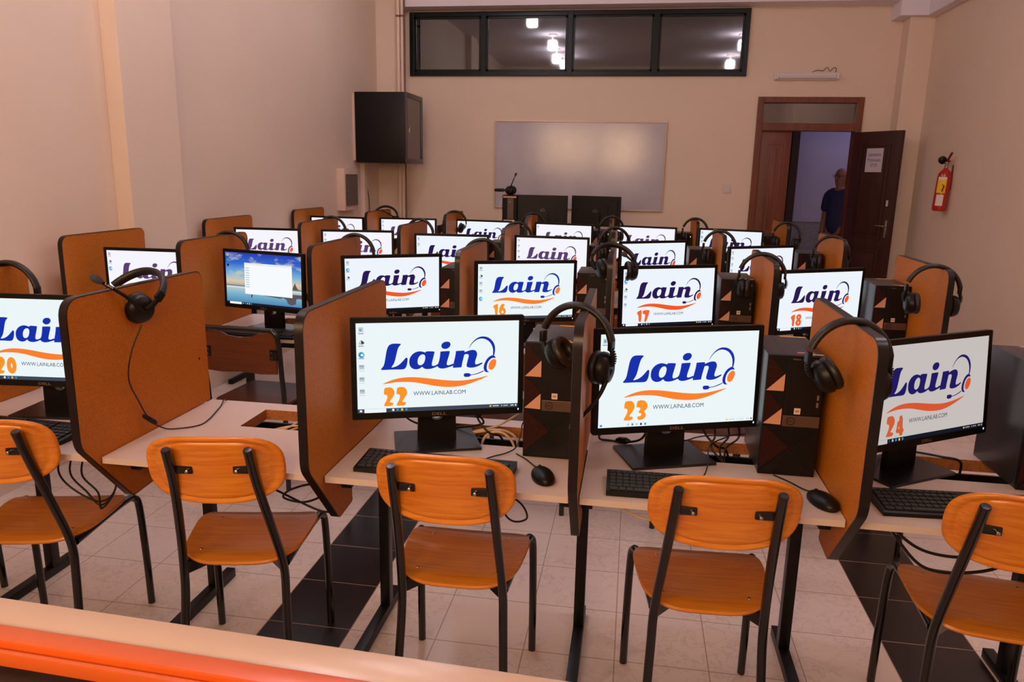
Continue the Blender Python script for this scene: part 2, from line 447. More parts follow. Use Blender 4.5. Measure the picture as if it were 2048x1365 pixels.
# door 1: brown frame with transom, closed narrow leaf and open wide leaf
bm = new()
for a in ((DX0, DX0+.065, 0, DZ1), (DX1-.065, DX1, 0, DZ1), (DX0+.0655, DX1-.0655, DZ1-.06, DZ1), (DX0+.0655, DX1-.0655, 2.07, 2.15)):
    box(bm, a[0], a[1], YB-.03, YB+.12, a[2], a[3], .005)
dr = struct('door_1', bm, WOODD)
obj('transom_pane', bx(DX0+.06, DX1-.06, 8.83, 8.836, 2.15, DZ1-.06), GLASST, dr)
def leaf(bm, w_, h_, t=.04, panels=()):
    box(bm, 0, w_, 0, t, 0, h_, .002)
    for (x0, x1, z0, z1) in panels:
        for s, yy in ((-1, 0), (1, t)):
            y0, y1 = (yy-.008, yy) if s < 0 else (yy, yy+.008)
            for q in ((x0, x1, z0, z0+.02), (x0, x1, z1-.02, z1), (x0, x0+.02, z0+.02, z1-.02), (x1-.02, x1, z0+.02, z1-.02)):
                box(bm, q[0], q[1], y0, y1, q[2], q[3], .002)
            box(bm, x0+.05, x1-.05, y0*1.0 if s < 0 else yy, y1 if s < 0 else yy+.006, z0+.05, z1-.05, .003)
    return bm
lf = obj('door_leaf', leaf(new(), .325, 2.06, panels=((.09, .24, .95, 1.93), (.09, .24, .15, .85))), WOODD, dr, 30)
lf.location = (DX0+.065, 8.83, .01)
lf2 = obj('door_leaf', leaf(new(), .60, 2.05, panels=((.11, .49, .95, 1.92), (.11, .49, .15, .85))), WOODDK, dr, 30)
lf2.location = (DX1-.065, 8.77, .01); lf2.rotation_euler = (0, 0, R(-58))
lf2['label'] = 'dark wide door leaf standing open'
hb = bx(.535, .565, -.014, 0, .98, 1.16, .004)
tube(hb, [(.55, -.01, 1.10), (.55, -.05, 1.10), (.53, -.055, 1.10), (.46, -.055, 1.10)], .008, 8)
obj('door_handle', hb, METAL, lf2, 40)
obj('key_tag', bx(.525, .545, -.02, -.008, 1.30, 1.36, .002), PAPER, lf2)
tag_paper = thing('door_notice', 'white printed notice with grey lettering taped on the open brown door leaf', 'notice', (0, 0, 0), 0)
ca, sa = math.cos(R(-58)), math.sin(R(-58))
tag_paper.location = (DX1-.065, 8.77, .01); tag_paper.rotation_euler = (0, 0, R(-58))
obj('paper_sheet', bx(.20, .41, -.0105, -.009, 1.64, 1.88), PAPER, tag_paper)
for s, z0, z1, a, b in (('Laboratoire', 1.80, 1.835, .225, .385), ('Multimedia', 1.745, 1.78, .225, .385), ('37/39', 1.69, 1.725, .265, .345)):
    vf, fn = fit_text(s, a, b, z0, z1, -.0112); bm = new(); put(bm, vf, fn); obj('lettering', bm, INK, tag_paper)

# ------------------------------------------------------------------ things on the walls
wb = thing('whiteboard', 'wide smudged whiteboard on the back wall behind the two teacher monitors', 'whiteboard', (-.66, 8.8, 1.66))
obj('writing_surface', bx(-.95, .95, -.025, 0, -.48, .48, bev=.002), WBOARD, wb)
bm = new()
for q in ((-.965, .965, .475, .49), (-.965, .965, -.49, -.475), (-.965, -.95, -.475, .475), (.95, .965, -.475, .475)): box(bm, q[0], q[1], -.032, 0, q[2], q[3], .003)
obj('board_frame', bm, WFRAME, wb)

rk = thing('network_cabinet', 'black wall-mounted network cabinet with glazed door high on the left wall', 'cabinet', (XL, 7.75, 1.645))
obj('wall_plate', bx(0, .03, .02, .58, .02, .69), PANELW, rk)
obj('cabinet_body', bx(.03, .565, 0, .60, 0, .71, bev=.012), RACKM, rk, 40)
bm = new()
for q in ((.0, .60, .0, .05), (.0, .60, .66, .71), (.0, .05, .05, .66), (.55, .60, .05, .66)): box(bm, .565, .59, q[0], q[1], q[2], q[3], .006)
dd = obj('cabinet_door', bm, RACKG, rk, 40)
obj('door_glass', bx(.570, .580, .05, .55, .05, .66), RACKGL, dd)
bm = new(); lathe(bm, [(.0, 0), (.012, 0), (.012, .012), (0, .012)], 14, Matrix.Translation((.59, .075, .37)) @ Matrix.Rotation(R(90), 4, 'Y'))
box(bm, .591, .597, .069, .081, .31, .36, .002)
obj('lock_key', bm, METAL, dd)
pn = thing('distribution_board', 'white electrical distribution box with dark smoked flap on the left wall below the network cabinet', 'electrical box', (XL, 7.28, 1.165))
obj('box_housing', bx(0, .085, 0, .36, 0, .415, bev=.006), PANELW, pn, 40)
obj('smoked_flap', bx(.086, .096, .03, .34, .05, .36, bev=.004), PANELD, pn)
cn = thing('cable_trunking', 'pinkish vertical cable trunking running down the left wall under the network cabinet', 'cable trunking', (XL, 7.95, 0))
obj('trunking_profile', bx(0, .05, 0, .09, .7, 1.645, bev=.004), PIPE, cn)
bm = new(); tube(bm, [(.02, .16, 1.645), (.015, .17, 1.4), (.03, .19, 1.2), (.02, .2, .8)], .004, 6)
obj('loose_wire', bm, CABB, cn)
for x, rr, m, lb in ((-2.672, .021, PIPE, 'pale round pipe in the back left corner, leftmost of the pair'), (-2.628, .017, PIPE, 'thin pale round pipe in the back left corner, beside the thicker pipe'), (-2.600, .008, CLIPSHADE, 'thin brown rod standing in for the shadow beside the pale corner pipes')):  # the thin brown rod is built in place of the pipes' dark shadow edge
    bm = new(); tube(bm, [(0, 0, 0), (0, 0, 4.08)], rr, 14, 1)
    o = obj('pipe_or_shadow_rod', bm, m, None, 50, (x, 8.50, .01)); tag(o, lb, 'pipe', None)
    for z in (1.0, 2.2, 3.2):
        bm = new(); lathe(bm, [(rr+.003, z), (rr+.003, z+.02)], 14); obj('pipe_clip', bm, CLIPSHADE, o)

lt = thing('tube_light', 'unlit white fluorescent tube fitting above the door', 'light fitting', (1.72, 8.8, 2.61))
obj('fitting_body', bx(-.33, .33, -.045, 0, -.02, .055, bev=.006), TUBEW, lt)
bm = new(); tube(bm, [(-.29, -.06, .005), (.29, -.06, .005)], .014, 12, 1); obj('tube', bm, TUBEW, lt, 50)
for s in (-1, 1): obj('tube_socket', bx(s*.305-.012, s*.305+.012, -.078, -.04, -.015, .03, bev=.003), TUBEW, lt)
bm = new(); tube(bm, [(.05, -.02, .055), (.1, -.02, .08), (.16, -.02, .075), (.2, -.02, .11), (.23, -.02, .07), (.26, -.02, .1), (.29, -.02, .1), (.29, -.02, .055)], .003, 6)
obj('loose_wire', bm, CABB, lt)
sw = thing('wall_switch', 'white square light switch on the back wall between the whiteboard and the door', 'switch', (.995, 8.8, 1.44))
obj('switch_plate', bx(-.045, .045, -.012, 0, -.045, .045, bev=.004), SWITCH, sw)
obj('rocker', bx(-.022, .022, -.018, -.012, -.025, .025, bev=.002), SWITCH, sw)

# fire extinguisher, hung slightly askew on the right wall
fe = thing('fire_extinguisher', 'red fire extinguisher with yellow label hanging on the right wall', 'fire extinguisher', (2.785, 7.63, 1.30))
fe.rotation_euler = (R(0), R(2), 0)
fe.scale = (1, 1, 1)
bm = new(); lathe(bm, [(0, 0), (.045, 0), (.062, .012), (.064, .03), (.064, .33), (.058, .37), (.04, .40), (.022, .415), (.020, .43), (0, .43)], 32)
bmesh.ops.transform(bm, matrix=Matrix.Scale(.92, 4), verts=bm.verts)
obj('cylinder', bm, RED, fe, 50)
def wrap_label(z0, z1, a0, a1, r):
    bm = new(); n = 10; A = [bm.verts.new((r*math.cos(a0+(a1-a0)*k/n), r*math.sin(a0+(a1-a0)*k/n), z0)) for k in range(n+1)]
    B = [bm.verts.new((v.co.x, v.co.y, z1)) for v in A]
    for k in range(n): bm.faces.new((A[k], A[k+1], B[k+1], B[k]))
    return bm
obj('yellow_label', wrap_label(.165, .31, R(-160), R(-85), .0597), YEL, fe)
obj('white_label', wrap_label(.05, .15, R(-150), R(-90), .0597), STICK, fe)
obj('label_header', wrap_label(.285, .308, R(-158), R(-87), .0600), STICK, fe)
bm = new()
tube(bm, [(-.045*math.cos(R(60)), -.0605, .18), (-.012, -.0605, .235)], .006, 6, 1); tube(bm, [(-.018, -.061, .235), (-.03, -.058, .245)], .003, 6, 1)
obj('label_pictogram', bm, REDD, fe)
bm = new(); lathe(bm, [(.016, .395), (.016, .425), (.02, .43), (.02, .445), (0, .445)], 16); obj('valve', bm, METAL, fe, 40)
bm = new(); tube(bm, [(0, 0, .44), (.0, -.02, .47), (.0, -.08, .525)], .010, 8, 2); tube(bm, [(0, -.005, .445), (0, -.06, .452)], .008, 8, 1); obj('lever', bm, REDD, fe, 50)
bm = new(); lathe(bm, [(.012, 0), (.035, .015), (.035, .04), (.0, .055)], 20, Matrix.Translation((-.025, .02, .452)) @ Matrix.Rotation(R(-70), 4, 'X')); obj('gauge', bm, PLAS, fe, 40)
bm = new(); box(bm, .056, .074, -.012, .012, .2, .42, .002); obj('wall_bracket', bm, REDD, fe)

# ceiling lamps (out of frame above, but lighting the room and mirrored in the window)
lamp0 = None
for i, (x, y) in enumerate(LAMPS):
    lb = 'square white hanging lamp on the ceiling, ' + ['left row, nearest the back wall', 'left row, second from the back wall', 'left row, third from the back wall', 'left row, nearest the front window', 'right row, nearest the front window', 'right row, second from the front window'][i]
    if lamp0 is None:
        lamp0 = thing('ceiling_lamp', lb, 'lamp', (x, y, ZC), 0, 'square hanging lamps on the ceiling')
        bm = new(); lathe(bm, [(0, 0), (.08, 0), (.07, -.02), (.012, -.03), (.012, -.10), (0, -.10)], 24); obj('canopy', bm, SWITCH, lamp0, 40)
        obj('lamp_shade', bx(-.068, .068, -.068, .068, -.24, -.10, bev=.02), LAMPE, lamp0, 50)
    else: dup(lamp0, (x, y, ZC), 0, lb)

# ------------------------------------------------------------------ desks and dividers
ROWS = {1: (1.761, -.1165), 2: (3.327, -.0931), 3: (4.767, -.1341), 4: (6.187, -.1851)}
PX = .6886
RN = {1: 'front row', 2: 'second row', 3: 'third row', 4: 'back row'}
ORD = ['first', 'second', 'third', 'fourth', 'fifth', 'sixth']
DK = .75
def num(row, c): return (4-row)*6+c+1          # the number shown on the screen of each place
def divx(row, k): return ROWS[row][1]+k*PX     # k = -4 .. 2
DIVD = {  # small measured offsets of the divider positions (x, y)
 (1, -1): (-.012, -.02), (1, 0): (.0, .0), (1, 1): (0, 0), (2, -4): (.03, .03), (2, -2): (-.022, 0), (3, 0): (.012, 0), (2, 1): (.012, -.02), (2, 2): (0, -.05), (3, 2): (0, -.05), (4, 0): (.0, 0), (4, -4): (.03, 0)}
def dpos(row, k):
    o = DIVD.get((row, k), (0, 0)); return divx(row, k)+o[0], ROWS[row][0]+o[1]

def worktop_bm(w_):
    # slab with a cable opening near its back edge; local origin = left front corner on the floor
    out = rpoly([(0, 0), (w_, 0), (w_, .585), (0, .585)], .003, 2)
    hx0, hx1, hy0, hy1 = .245, min(.59, w_-.06), .335, .515
    hole = rpoly([(hx0, hy0), (hx1, hy0), (hx1, hy1), (hx0, hy1)], .004, 2)
    bm = new(); t = .018
    V, Fc = loops_mesh([out, hole])
    for z, rev in ((DK, False), (DK-t, True)):
        put(bm, (V, [f[::-1] if rev else f for f in Fc]), lambda v: (v.x, v.y, z), 0)
    for lp, mi in ((out, 0), (hole, 1)):
        A = [bm.verts.new((p[0], p[1], DK)) for p in lp]; B = [bm.verts.new((p[0], p[1], DK-t)) for p in lp]
        for i in range(len(lp)):
            bm.faces.new((A[i], A[(i+1) % len(lp)], B[(i+1) % len(lp)], B[i])).material_index = mi
    bmesh.ops.remove_doubles(bm, verts=bm.verts, dist=1e-5)
    # deep raw edge of the opening
    for q in ((hx0-.012, hx0, hy0-.0, hy1), (hx1, hx1+.012, hy0, hy1), (hx0-.012, hx1+.012, hy1, hy1+.012)):
        box(bm, q[0], q[1], q[2], q[3], DK-.036, DK-t, mi=1)
    return bm
def leg_bm():
    bm = new()
    box(bm, -.018, .018, .14, .66, .0, .035, .003)
    box(bm, -.018, .018, .525, .565, .035, DK-.078, .003)
    for s in (-1, 1): box(bm, min(s*.0135, s*.045), max(s*.0135, s*.045), .12, .58, DK-.085, DK-.0185, .003)
    box(bm, -.03, .03, .525, .565, DK-.11, DK-.078, .003)
    return bm
def make_desk(row, c):
    x0 = dpos(row, c-4)[0]+.0145; x1 = dpos(row, c-3)[0]-.0145
    y0 = ROWS[row][0]+.0715
    lb = 'beige laminate desk of the %s place from the left in the %s of booths' % (ORD[c], RN[row])
    if (row, c) == (1, 2): lb = 'empty beige desk without a monitor in the front row, cable opening showing'
    d = thing('computer_desk', lb, 'desk', (x0, y0, 0), 0, 'beige booth desks in four rows')
    wt = obj('worktop', worktop_bm(x1-x0), [LAMI, CHIPB], d)
    l = obj('leg', leg_bm(), STEEL, d, 40, (-.0145, 0, 0))
    if c == 5: obj('leg', leg_bm(), STEEL, d, 40, (x1-x0+.0145, 0, 0))
    tb = new(); W_ = x1-x0
    for q in ((.22, min(.61, W_-.04), .315, .525, .628, .632), (.22, min(.61, W_-.04), .315, .319, .632, .70), (.22, min(.61, W_-.04), .521, .525, .632, .70), (.22, .224, .319, .521, .632, .70)): box(tb, *q)
    obj('added_dark_tray', tb, STEEL, d)  # black tray added under the opening to keep its inside dark
    obj('crossbar', bx(.04, x1-x0-.04, .53, .56, DK-.10, DK-.06, bev=.003), STEEL, d, 40)
    obj('front_rail', bx(.04, x1-x0-.04, .10, .125, DK-.05, DK-.0185, bev=.003), STEEL, d, 40)
    return d
for row in (1, 2, 3, 4):
    for c in range(6): make_desk(row, c)

def div_profile():
    return rpoly([(0, .635), (.652, .635), (.652, .165), (.30, .163), (.30, 0), (.195, -.008), (0, .215)],
                 [.055, .045, 0, 0, .01, .03, .07], 7)
def make_divider(lb):
    d = thing('desk_divider', lb, 'divider', (0, 0, 0), 0, 'brown hardboard dividers between the booths')
    P = div_profile(); T = .0115
    bm = new(); prism(bm, [(p[0], p[1]) for p in P], -T, T, 'x'); obj('panel', bm, BOARD, d, 30)
    # dark edging all round except the foot behind the desk
    bm = new(); seq = P; n = len(seq)
    idx = [i for i in range(n) if not (seq[i][0] > .64 and seq[i][1] < .2) and not (abs(seq[i][0]-.30) < .02 and seq[i][1] > .02)]
    start = next(i for i in range(n) if seq[i][0] > .64 and .165 < seq[i][1] < .6 and False) if False else None
    runs = []; cur = []
    for i in range(2*n):
        j = i % n
        if j in idx: cur.append(j)
        else:
            if cur: runs.append(cur)
            cur = []
        if i >= n and not cur and runs: break
    run = max(runs, key=len)[:n]
    cen = Vector((.33, .35)); prev = None
    for q, j in enumerate(run):
        p = Vector(seq[j]); a = Vector(seq[run[max(q-1, 0)]]); b = Vector(seq[run[min(q+1, len(run)-1)]])
        t = (b-a).normalized(); nn = Vector((t.y, -t.x))
        if nn.dot(p-cen) < 0: nn = -nn
        o = p+nn*.0016; o2 = p-nn*.0012
        rg = [bm.verts.new((x, y.x, y.y)) for x, y in ((-T-.0008, o2), (-T-.0002, o), (T+.0002, o), (T+.0008, o2))]
        if prev:
            for s in range(3): bm.faces.new((prev[s], prev[s+1], rg[s+1], rg[s]))
        prev = rg
    obj('edge_trim', bm, TRIMB, d, 50)
    for s, yy, zz in ((1, .60, .33), (-1, .60, .33)):
        obj('screw_cap', lathe(new(), [(0, 0), (.005, 0), (.004, .0015), (0, .0015)], 10, Matrix.Translation((s*T, yy, zz)) @ Matrix.Rotation(s*R(90), 4, 'Y')), TRIMB, d, 40)
    return d
def div_label(row, k):
    if k == -4: return 'brown hardboard divider at the left end of the %s of booths' % RN[row]
    if k == 2: return 'brown hardboard divider at the right end of the %s of booths' % RN[row]
    a = ORD[k+3]; b = ORD[k+4]
    if row == 1 and k == -2: return 'brown hardboard divider left of the empty desk in the front row'
    if row == 1 and k == -1: return 'brown hardboard divider between the empty desk and screen 22, front row, no headset'
    if row == 1 and k == 0: return 'brown hardboard divider between screens 22 and 23, seen almost edge on'
    if row == 1 and k == 1: return 'brown hardboard divider between screens 23 and 24 in the front row'
    return 'brown hardboard divider between the %s and %s place of the %s' % (a, b, RN[row])
div0 = None
for row in (1, 2, 3, 4):
    for k in range(-4, 3):
        x, y = dpos(row, k)
        if div0 is None: div0 = make_divider(div_label(row, k)); div0.location = (x, y, .586)
        else: dup(div0, (x, y, .586), 0, div_label(row, k))

# ------------------------------------------------------------------ screens
LOGO = {'L':[(.144,.512),(.151,.497),(.16,.478),(.166,.449),(.17,.411),(.175,.36),(.18,.309),(.187,.271),(.196,.246),(.21,.233),(.225,.23),(.258,.232),(.267,.236),(.267,.244),(.258,.259),(.251,.278),(.244,.316),(.238,.363),(.232,.409),(.226,.443),(.217,.472),(.206,.496),(.222,.493),(.241,.482),(.26,.46),(.28,.424),(.293,.395),(.3,.389),(.306,.395),(.307,.408),(.305,.447),(.3,.485),(.292,.51),(.279,.522),(.212,.519),(.152,.521),(.147,.518)],'ai':[(.417,.34),(.419,.324),(.47,.328),(.472,.334),(.47,.355),(.464,.398),(.456,.45),(.455,.475),(.456,.488),(.464,.493),(.476,.488),(.493,.473),(.499,.443),(.505,.391),(.508,.335),(.51,.331),(.564,.328),(.567,.333),(.563,.368),(.554,.419),(.548,.458),(.547,.475),(.549,.486),(.557,.49),(.569,.485),(.59,.469),(.59,.495),(.572,.505),(.547,.519),(.525,.526),(.508,.523),(.496,.514),(.49,.496),(.471,.513),(.446,.525),(.424,.526),(.409,.52),(.4,.507),(.396,.496),(.383,.515),(.364,.526),(.344,.522),(.327,.504),(.318,.473),(.316,.439),(.319,.4),(.33,.366),(.347,.339),(.369,.324),(.388,.323),(.405,.331)],'hole':[(.4,.358),(.41,.364),(.415,.383),(.414,.413),(.408,.452),(.395,.476),(.382,.481),(.371,.471),(.367,.445),(.369,.411),(.377,.381),(.388,.363)],'dot':[(.572,.258),(.569,.238),(.562,.226),(.55,.222),(.535,.224),(.522,.237),(.514,.258),(.514,.28),(.521,.297),(.535,.305),(.55,.302),(.564,.286)],'n':[(.59,.467),(.596,.423),(.602,.37),(.604,.334),(.606,.33),(.656,.327),(.659,.332),(.658,.348),(.674,.336),(.693,.325),(.712,.322),(.726,.328),(.735,.347),(.738,.376),(.733,.408),(.727,.441),(.724,.469),(.726,.486),(.732,.49),(.745,.485),(.759,.474),(.77,.468),(.773,.474),(.769,.484),(.75,.505),(.726,.521),(.703,.526),(.684,.523),(.674,.514),(.67,.498),(.674,.467),(.68,.422),(.685,.39),(.683,.376),(.677,.369),(.665,.369),(.657,.373),(.651,.417),(.644,.466),(.64,.514),(.636,.518),(.588,.521),(.585,.518),(.586,.504),(.589,.486)],'band':[(.685,.31),(.688,.288),(.698,.256),(.712,.226),(.732,.194),(.754,.176),(.777,.172),(.803,.182),(.824,.207),(.841,.245),(.85,.29),(.851,.331),(.848,.372),(.844,.395),(.836,.392),(.838,.36),(.837,.314),(.828,.269),(.813,.231),(.791,.206),(.768,.196),(.747,.2),(.726,.218),(.707,.248),(.694,.28)],'cup':[(.856,.424),(.851,.405),(.842,.39),(.83,.39),(.811,.408),(.795,.44),(.783,.484),(.778,.53),(.782,.558),(.79,.578),(.802,.584),(.816,.58),(.805,.572),(.798,.547),(.799,.506),(.806,.465),(.821,.433),(.837,.418)],'org':[(.86,.472),(.858,.447),(.849,.432),(.837,.434),(.823,.453),(.812,.486),(.809,.519),(.813,.548),(.824,.559),(.838,.551),(.852,.521)],'mic':[(.653,.607),(.655,.591),(.663,.586),(.687,.586),(.694,.595),(.696,.605),(.727,.597),(.755,.58),(.782,.559),(.784,.567),(.76,.588),(.729,.605),(.697,.612),(.693,.624),(.684,.63),(.663,.63),(.655,.622)],'sw':[(.145,.685),(.188,.65),(.234,.624),(.278,.612),(.325,.61),(.387,.618),(.46,.638),(.534,.658),(.608,.669),(.664,.667),(.72,.654),(.77,.636),(.819,.617),(.77,.657),(.702,.702),(.646,.729),(.59,.739),(.534,.735),(.478,.722),(.405,.692),(.35,.671),(.296,.662),(.234,.662),(.188,.673)]}
DIG = {
'2': ([(.036,.964),(.138,.99),(.254,1.004),(.355,.99),(.435,.935),(.5,.833),(.522,.703),(.5,.601),(.457,.514),(.355,.355),(.254,.203),(.471,.196),(.42,.007),(.029,.007),(0,.058),(.08,.225),(.145,.355),(.174,.471),(.167,.572),(.123,.616),(0,.623)], []),
'3': ([(.029,.957),(.152,1.007),(.283,1.014),(.413,.971),(.514,.87),(.558,.739),(.536,.594),(.471,.5),(.377,.435),(.457,.377),(.486,.275),(.478,.174),(.413,.072),(.283,.007),(.094,.007),(.065,.196),(.181,.196),(.254,.232),(.265,.304),(.232,.355),(.138,.355),(.123,.464),(.181,.507),(.21,.565),(.188,.638),(.123,.659),(0,.645)], []),
'4': ([(.194,.951),(.425,.951),(.435,.299),(.527,.294),(.495,.131),(.452,.104),(.446,-.024),(.253,-.029),(.237,.123),(0,.124),(.065,.428),(.086,.684),(.204,.702)], [[(.21,.454),(.237,.301),(.167,.309)]]),
'1': ([(0,.837),(.408,1),(.449,.959),(.429,0),(.204,0),(.143,.612),(.041,.612)], []),
'7': ([(0,.98),(.592,.98),(.571,.796),(.347,0),(.122,0),(.265,.633),(0,.653)], []),
'6': ([(.22,.98),(.5,.96),(.34,.66),(.46,.6),(.55,.47),(.57,.28),(.5,.1),(.36,0),(.22,0),(.08,.1),(.0,.3),(.02,.55),(.1,.78)], [[(.28,.42),(.36,.36),(.37,.22),(.3,.13),(.22,.2),(.21,.34)]]),
'8': ([(.28,1),(.45,.95),(.53,.8),(.5,.62),(.42,.54),(.53,.42),(.56,.25),(.48,.07),(.28,0),(.08,.07),(0,.25),(.03,.42),(.14,.54),(.06,.62),(.03,.8),(.11,.95)], [[(.28,.82),(.33,.74),(.28,.64),(.23,.74)], [(.28,.4),(.34,.29),(.28,.17),(.22,.29)]]),
'0': ([(.28,1),(.44,.92),(.54,.7),(.55,.4),(.48,.12),(.28,0),(.08,.12),(.01,.4),(.02,.7),(.12,.92)], [[(.28,.68),(.34,.5),(.28,.3),(.22,.5)]]),
'9': ([(.34,.02),(.06,.04),(.22,.34),(.1,.4),(.01,.53),(-.01,.72),(.06,.9),(.2,1),(.34,1),(.48,.9),(.56,.7),(.54,.45),(.46,.22)], [[(.28,.58),(.2,.64),(.19,.78),(.26,.87),(.34,.8),(.35,.66)]]),
'5': ([(.08,1),(.5,1),(.5,.82),(.24,.82),(.22,.64),(.4,.6),(.52,.48),(.55,.28),(.46,.08),(.26,0),(.02,.03),(.03,.22),(.2,.2),(.28,.28),(.24,.42),(.04,.42)], []),
}
SW_, SH_ = .4766, .268
def uv(u, v, y=0): return ((u-.5)*SW_, y, (1-v)*SH_)
SETS = {}
def screen_mats(kind):
    if kind in SETS: return SETS[kind]
    c = {'blue': ((236, 246, 248), (24, 48, 172), (255, 128, 45), (255, 148, 40), (24, 46, 92)),
         'violet': ((238, 244, 252), (44, 24, 82), (246, 88, 36), (246, 100, 42), (36, 42, 70)),
         'mauve': ((246, 244, 252), (92, 62, 112), (246, 92, 50), (246, 100, 52), (80, 76, 100)),
         'dim': ((198, 190, 186), (34, 26, 96), (214, 86, 50), (206, 92, 52), (40, 40, 66))}[kind]
    m = [emis('screen_white_'+kind, c[0]), emis('logo_'+kind, c[1]), emis('swoosh_'+kind, c[2]), emis('digit_'+kind, c[3]), emis('text_'+kind, c[4]),
         emis('taskbar_'+kind, (64, 72, 86) if kind == 'blue' else (22, 26, 38)), emis('pale_icon_'+kind, tuple(int(v*.82) for v in c[0])),
         emis('blue_icon_'+kind, (50, 150, 215)), emis('dark_icon_'+kind, (50, 55, 62)), emis('yellow_icon_'+kind, (245, 200, 70)), emis('green_icon_'+kind, (90, 210, 150))]
    SETS[kind] = m; return m
def flat(bm, loops, fn2, lay, mi):
    V, Fc = loops_mesh(loops)
    put(bm, (V, Fc), lambda v: fn2(v.x, v.y, lay), mi)
def circ(cx, cy, rx, ry, n=20): return [(cx+rx*math.cos(2*PI*i/n), cy+ry*math.sin(2*PI*i/n)) for i in range(n)]
def rect(bm, u0, u1, v0, v1, lay, mi):
    vs = [bm.verts.new(uv(u, v, -lay*.00012)) for u, v in ((u0, v0), (u1, v0), (u1, v1), (u0, v1))]
    bm.faces.new(vs).material_index = mi
ICONS = {22: [0, 1, 2, 3, 3, 3], 15: [0, 2, 1], 16: [0, 1, 3, 3, 2], 17: [0, 2, 1, 3, 3], 13: [0, 1, 2], 10: [3, 3, 3, 1, 2]}
def lain_bm(number, icons, seed, bar=True, lettering=True):
    rnd = random.Random(seed); bm = new()
    U = lambda x, y, lay: uv(x, y, -lay*.00012)
    rect(bm, 0, 1, 0, 1, 0, 0)
    ch = lambda k: chaikin(LOGO[k], 1)
    flat(bm, [ch('ai'), ch('hole')], U, 2, 1)
    for k in ('L', 'dot', 'n', 'band', 'cup', 'mic'): flat(bm, [ch(k)], U, 2 if k != 'n' else 3, 1)
    flat(bm, [ch('org')], U, 2, 2); flat(bm, [ch('sw')], U, 2, 2)
    s = str(number); x = .158 if len(s) == 2 else .19
    for d in s:
        h = .215; asp = SH_/SW_; o, hs = DIG[d]
        wmax = max(p[0] for p in o); sc = h*asp*(1.06 if d != '1' else .95)
        fn = lambda px, py, lay, x=x: uv(x+px*sc, .933-py*h, -lay*.00012)
        flat(bm, [chaikin(o, 1)]+[chaikin(q, 1) for q in hs], fn, 2, 3)
        x += wmax*sc+.010
    vs, fs = text_mesh('WWW.LAINLAB.COM')
    a = min(v.x for v in vs); b = max(v.x for v in vs); c = min(v.y for v in vs); d = max(v.y for v in vs)
    put(bm, (vs, fs), lambda v: uv(.34+(v.x-a)/(b-a)*.325,    .821-(v.y-c)/(d-c)*.046, -.00024), 4)
    # desktop icons
    for i in range(icons):
        v0 = .045+i*.137; cu = .03
        k = ICONS[number][i] if number in ICONS else ((i+seed) % 5 if i else 0)
        if k == 0: rect(bm, cu-.014, cu+.014, v0, v0+.052, 2, 6); flat(bm, [circ(cu-.003, v0+.028, .006, .011, 10)], U, 3, 7)
        elif k == 1:
            flat(bm, [[(cu-.018, v0+.045), (cu-.002, v0), (cu-.002, v0+.055)]], U, 2, 6); flat(bm, [[(cu, v0), (cu+.016, v0+.025), (cu, v0+.055)]], U, 2, 8)
            flat(bm, [[(cu+.002, v0+.055), (cu+.018, v0+.02), (cu+.018, v0+.04)]], U, 3, 8)
        elif k == 2:
            flat(bm, [circ(cu, v0+.028, .018, .034)], U, 2, 7); flat(bm, [circ(cu+.004, v0+.03, .009, .013)], U, 3, 0)
            flat(bm, [[(cu, v0-.003), (cu+.013, v0+.006), (cu+.018, v0+.026), (cu+.010, v0+.026), (cu, v0+.012)]], U, 4, 10)
        else:
            rect(bm, cu-.015, cu+.015, v0, v0+.05, 2, 6); rect(bm, cu-.012, cu-.009, v0+.008, v0+.024, 3, 8); rect(bm, cu-.004, cu+.003, v0+.008, v0+.022, 3, 7); rect(bm, cu+.006, cu+.012, v0+.016, v0+.022, 3, 8)
        for q in range(5):
            a = cu-.017+q*.007; rect(bm, a, a+.005, v0+.064, v0+.071+.003*(q % 2), 2, 6 if k == 3 else 8)
    # taskbar
    if bar:
        rect(bm, 0, 1, .955, 1, 2, 5); rect(bm, .04, .172, .956, 1, 3, 0); rect(bm, .012, .026, .966, .988, 3, 0)
        mi = [8, 0, 7, 9, 7]
    else:
        rect(bm, 0, 1, .957, .9575, 2, 6); rect(bm, .012, .026, .966, .988, 3, 7); mi = [6, 7, 6, 8, 7]
    for q in range(5): u = .182+q*.027; rect(bm, u, u+.012, .964, .988, 3, mi[q])
    flat(bm, [circ(.825, .976, .006, .011, 12)], U, 3, 9)
    for u in (.84, .848, .856, .864, .872, .895, .91, .92, .93, .955, .962, .969): rect(bm, u, u+.005, .97, .982, 3, 0 if bar else 6)
    rect(bm, .984, .992, .967, .985, 3, 0 if bar else 8)
    return bm
